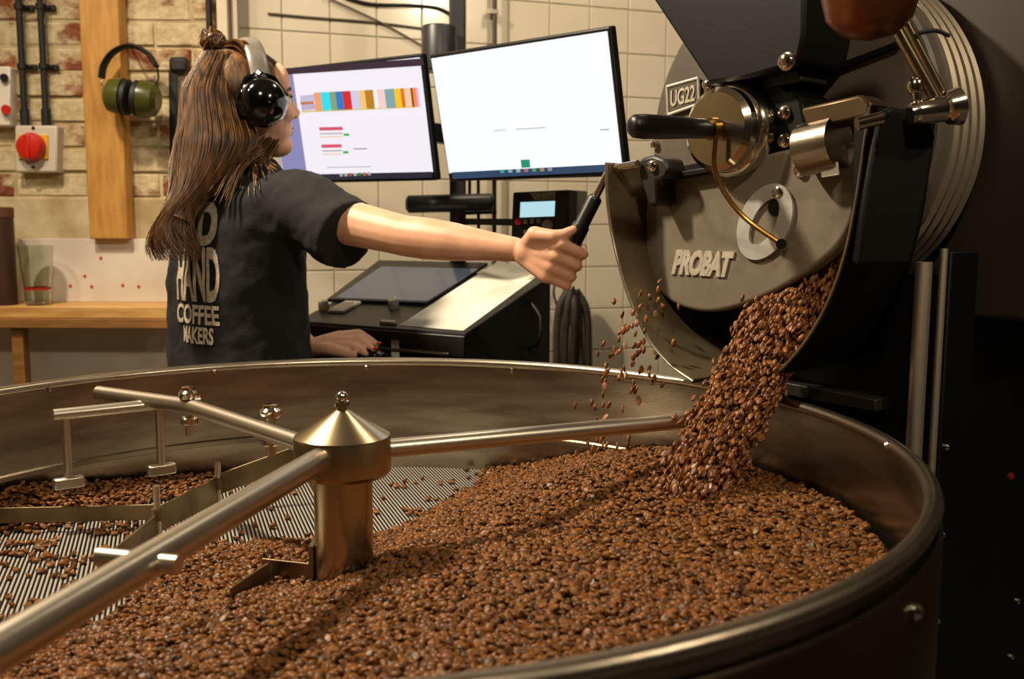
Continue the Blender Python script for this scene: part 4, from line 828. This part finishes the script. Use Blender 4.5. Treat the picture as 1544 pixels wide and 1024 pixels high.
S.tube([PY(446, 304, 2.14), PY(486, 330, 2.10), sl_end], [.073, .076, .079], 24, up=EZ)
S.ell(PY(455, 330, 2.13), (.07, .06, .07))
S.caps_([PC+V((-.03, .02, 1.28)), LSH, LSH.lerp(LEL, .6)], [.08, .075, .075], 18)
S.tube([PC+V((.10, -.10, 1.26)), PC+V((.08, -.09, 1.15)), PC+V((.05, -.07, 1.0))], [.07, .07, .06], 16)
shirt = part('t_shirt', S, CLOTH, pe, smooth=None); voxel(shirt, .006, 8)
tex = bpy.data.textures.new('folds', 'CLOUDS'); tex.noise_scale = .075; tex.noise_depth = 2
dm = shirt.modifiers.new('folds', 'DISPLACE'); dm.texture = tex; dm.strength = .016; dm.mid_level = .5; dm.texture_coords = 'GLOBAL'
# trousers and shoes
J = MB(); J.caps_([PC+V((0, 0, .86)), PC+V((0, 0, .80))], [.14, .13])
for hp2, ft in ((hipR, fR), (hipL, fL)): J.caps_([hp2+V((0, 0, -.06)), hp2.lerp(ft, .5)+TF*.015, ft], [.095, .066, .05])
tr_ = part('trousers', J, JEAN, pe, smooth=None); voxel(tr_, .012, 4)
for ft in (fR, fL): part('shoe', MB().ell(V((ft.x, ft.y, .045))+TF*.06, (.135, .05, .045), TF, TR, EZ).box(V((ft.x, ft.y, .012))+TF*.06, (.25, .085, .024), TF, TR, EZ), RUBBER, pe, smooth=40)
# printed words on the back
dg = bpy.context.evaluated_depsgraph_get(); ev = shirt.evaluated_get(dg); em = ev.to_mesh()
bvh = BVHTree.FromPolygons([v.co+ORG[shirt] for v in em.vertices], [tuple(p.vertices) for p in em.polygons]); ev.to_mesh_clear()
PRINT = mat('cream_print', (206, 192, 170), (170, 156, 134), rough=.85, scale=160, contrast=(.3, .6))
LAT = V((math.cos(math.radians(-22)), math.sin(math.radians(-22)), 0)); LDIR = V((-LAT.y, LAT.x, 0))     # mean facing of the printed patch
def print_line(s, px, py, w_, h_, **k):
    c = PY(px, py, 2.1); mb = text_mb(s, V((0, 0, 0)), EX, EY, EZ, width=w_, height=h_, depth=0, sub=3, **k); out = []
    for v in mb.v:
        src = c+LAT*v[0]+V((0, 0, v[1]))-LDIR*.4; hit = bvh.ray_cast(src, LDIR, 1.0)
        out.append(tuple(hit[0]+hit[1]*.0018) if hit[0] else tuple(src+LDIR*.4))
    mb.v = out; return part('printed_lettering', mb, PRINT, shirt, smooth=60, label='cream printed word '+s)
print_line('D', 309, 338, .064, .092, bold=.045)
print_line('HAND', 287, 414, .142, .116, bold=.035)
print_line('COFFEE', 289, 475, .140, .042, bold=.03)
print_line('MAKERS', 294, 506, .100, .036, bold=.03)
# hair
Hh = MB()
Hh.ell(HP(-.020, 0, .034), (.097, .081, .092), hF, hR, hU, 24, 16); Hh.ell(HP(-.055, .0, -.02), (.062, .078, .085), hF, hR, hU, 20, 12)
Hh.ell(HP(-.060, 0, .135), (.026, .026, .024), hF, hR, hU); Hh.ell(HP(-.055, 0, .115), (.016, .016, .02), hF, hR, hU)
GP = [PY(338, 84, 2.22), PY(322, 140, 2.20), PY(327, 212, 2.17), PY(300, 272, 2.13), PY(266, 334, 2.08), PY(262, 392, 2.07)]; Gw1 = [.045, .066, .086, .062, .036, .036]; Gw2 = [.06, .085, .085, .06, .035, .03]
Gc = cat_rom(GP, 6); nG = len(Gc); hr = random.Random(3)
Hh.tube(Gc[1:-6], [.03+.03*math.sin(math.pi*min(1, i/16)) if i < 14 else .034 for i in range(len(Gc)-7)], 14)
for k in range(1500):
    q = hr.uniform(0, 2*math.pi); r = math.sqrt(hr.uniform(.25, 1)); a, b = r*math.cos(q), r*math.sin(q); ph_ = hr.uniform(0, 6.3); amp = hr.uniform(.002, .011); t0 = hr.choice((0, 0, 0, 2, 4)); t1 = nG-int(abs(hr.gauss(0, 5))); pts = []
    for i in range(t0, t1):
        t = i/(nG-1); s = t*(len(GP)-1); j0 = min(int(s), len(GP)-2); f_ = s-j0; w1 = Gw1[j0]*(1-f_)+Gw1[j0+1]*f_; w2 = Gw2[j0]*(1-f_)+Gw2[j0+1]*f_
        wv = math.sin(t*13+a*1.5+ph_*.12)*(.004+amp)*2.0*t*t
        pts.append(Gc[i]+V((a*w1+wv, b*w2, math.cos(t*9+ph_)*amp*.4)))
    r0_ = hr.uniform(.0011, .0024); Hh.tube(pts, [r0_*(1-.85*(i/max(1, len(pts)-1))**3) for i in range(len(pts))], 4)
# swept-back strands from the hairline to the bun
for k in range(420):
    side = hr.uniform(-1, 1); f0 = hr.uniform(.035, .068)-abs(side)*.035; p0 = HP(f0+.012, side*.062, .088-.05*side*side*hr.uniform(.6, 1.3)); bun = HP(-.06+hr.uniform(-.01, .01), hr.uniform(-.014, .014), .118)
    mid = p0.lerp(bun, .5)+hU*(.022+.02*abs(side))+hR*(side*.02); Hh.tube(cat_rom([p0, mid, bun], 5), [.0008]+[.0018]*9+[.001], 4)
for k in range(110):
    c = HP(-.060, 0, .134); rr_ = hr.uniform(.014, .029); q = hr.uniform(0, 6.3); a1 = V((hr.gauss(0, 1), hr.gauss(0, 1), hr.gauss(0, 1))).normalized(); a2 = a1.cross(V((hr.gauss(0, 1), hr.gauss(0, 1), hr.gauss(0, 1)))).normalized()
    Hh.tube([c+(a1*math.cos(q+s_b)+a2*math.sin(q+s_b))*rr_*(1+.12*s_b*(k % 4 == 0)) for s_b in (0, .4, .8, 1.2, 1.6, 2.0)], [.0008, .0018, .002, .002, .0018, .0006], 4)
for (a, b, c) in ((HP(.03, .075, -.085), HP(.0, .07, -.13), PY(400, 262, 2.12)), (HP(.02, .08, -.08), HP(-.02, .075, -.13), PY(380, 285, 2.1)), (HP(.0, .08, -.1), PY(360, 250, 2.12), PY(335, 300, 2.08))):
    for k in range(16): j_ = V((hr.uniform(-.012, .012), hr.uniform(-.008, .008), hr.uniform(-.008, .008))); Hh.tube(cat_rom([a+j_, b+j_*1.4, c+j_*2.2], 6), [.0013]*12+[.0005], 4)
part('hair', Hh, HAIRM, pe, smooth=60)
# worn ear defenders
wd = thing('ear_defenders', 'glossy black ear defenders with silver headband worn over brown hair', 'ear defenders', HP(0, 0, -.06))
LEA = mat('silver_grey_leather', (128, 122, 112), (104, 98, 90), rough=.35, scale=20, bump=.15, bscale=90)
band = []
for k in range(-10, 11):
    q = math.radians(k*8.2); band.append(HP(.012+.0*abs(k), math.sin(q)*.099, .012+math.cos(q)*.126))
part('headband', MB().tube(band, .021, 12, up=hF, squash=(1, .28)), LEA, wd, smooth=60)
for s in (-1, 1):
    a = hR*s; c = HP(.008, s*.086, -.004)
    part('cushion', MB().lathe([(.03, -.012), (.046, -.012), (.050, -.004), (.048, .006), (.03, .008)], c, 32, a), RUBBER, wd)
    cup_ = part('ear_cup', MB().lathe([(.030, .004), (.052, .006), (.054, .014), (.050, .024), (.0485, .028), (.046, .04), (.036, .052), (.018, .059), (.003, .061)], c, 40, a), BLACKG, wd, smooth=35)
    part('yoke', MB().tube([c+hU*.062+a*.004, c+hU*.05+hF*.03+a*.016, c+hU*.01+hF*.053+a*.02], .0045, 10).tube([c+hU*.062+a*.004, c+hU*.05-hF*.03+a*.016, c+hU*.01-hF*.053+a*.02], .0045, 10).tube([c+hU*.06+a*.004, HP(.012, s*.098, .05)], .009, 10), BLACKG, cup_)
    part('chrome_clip', MB().tube([c+a*.0595+hF*.002-hU*.004, c+a*.053-hU*.008+hF*.03], .0018, 8), CHROME, cup_)
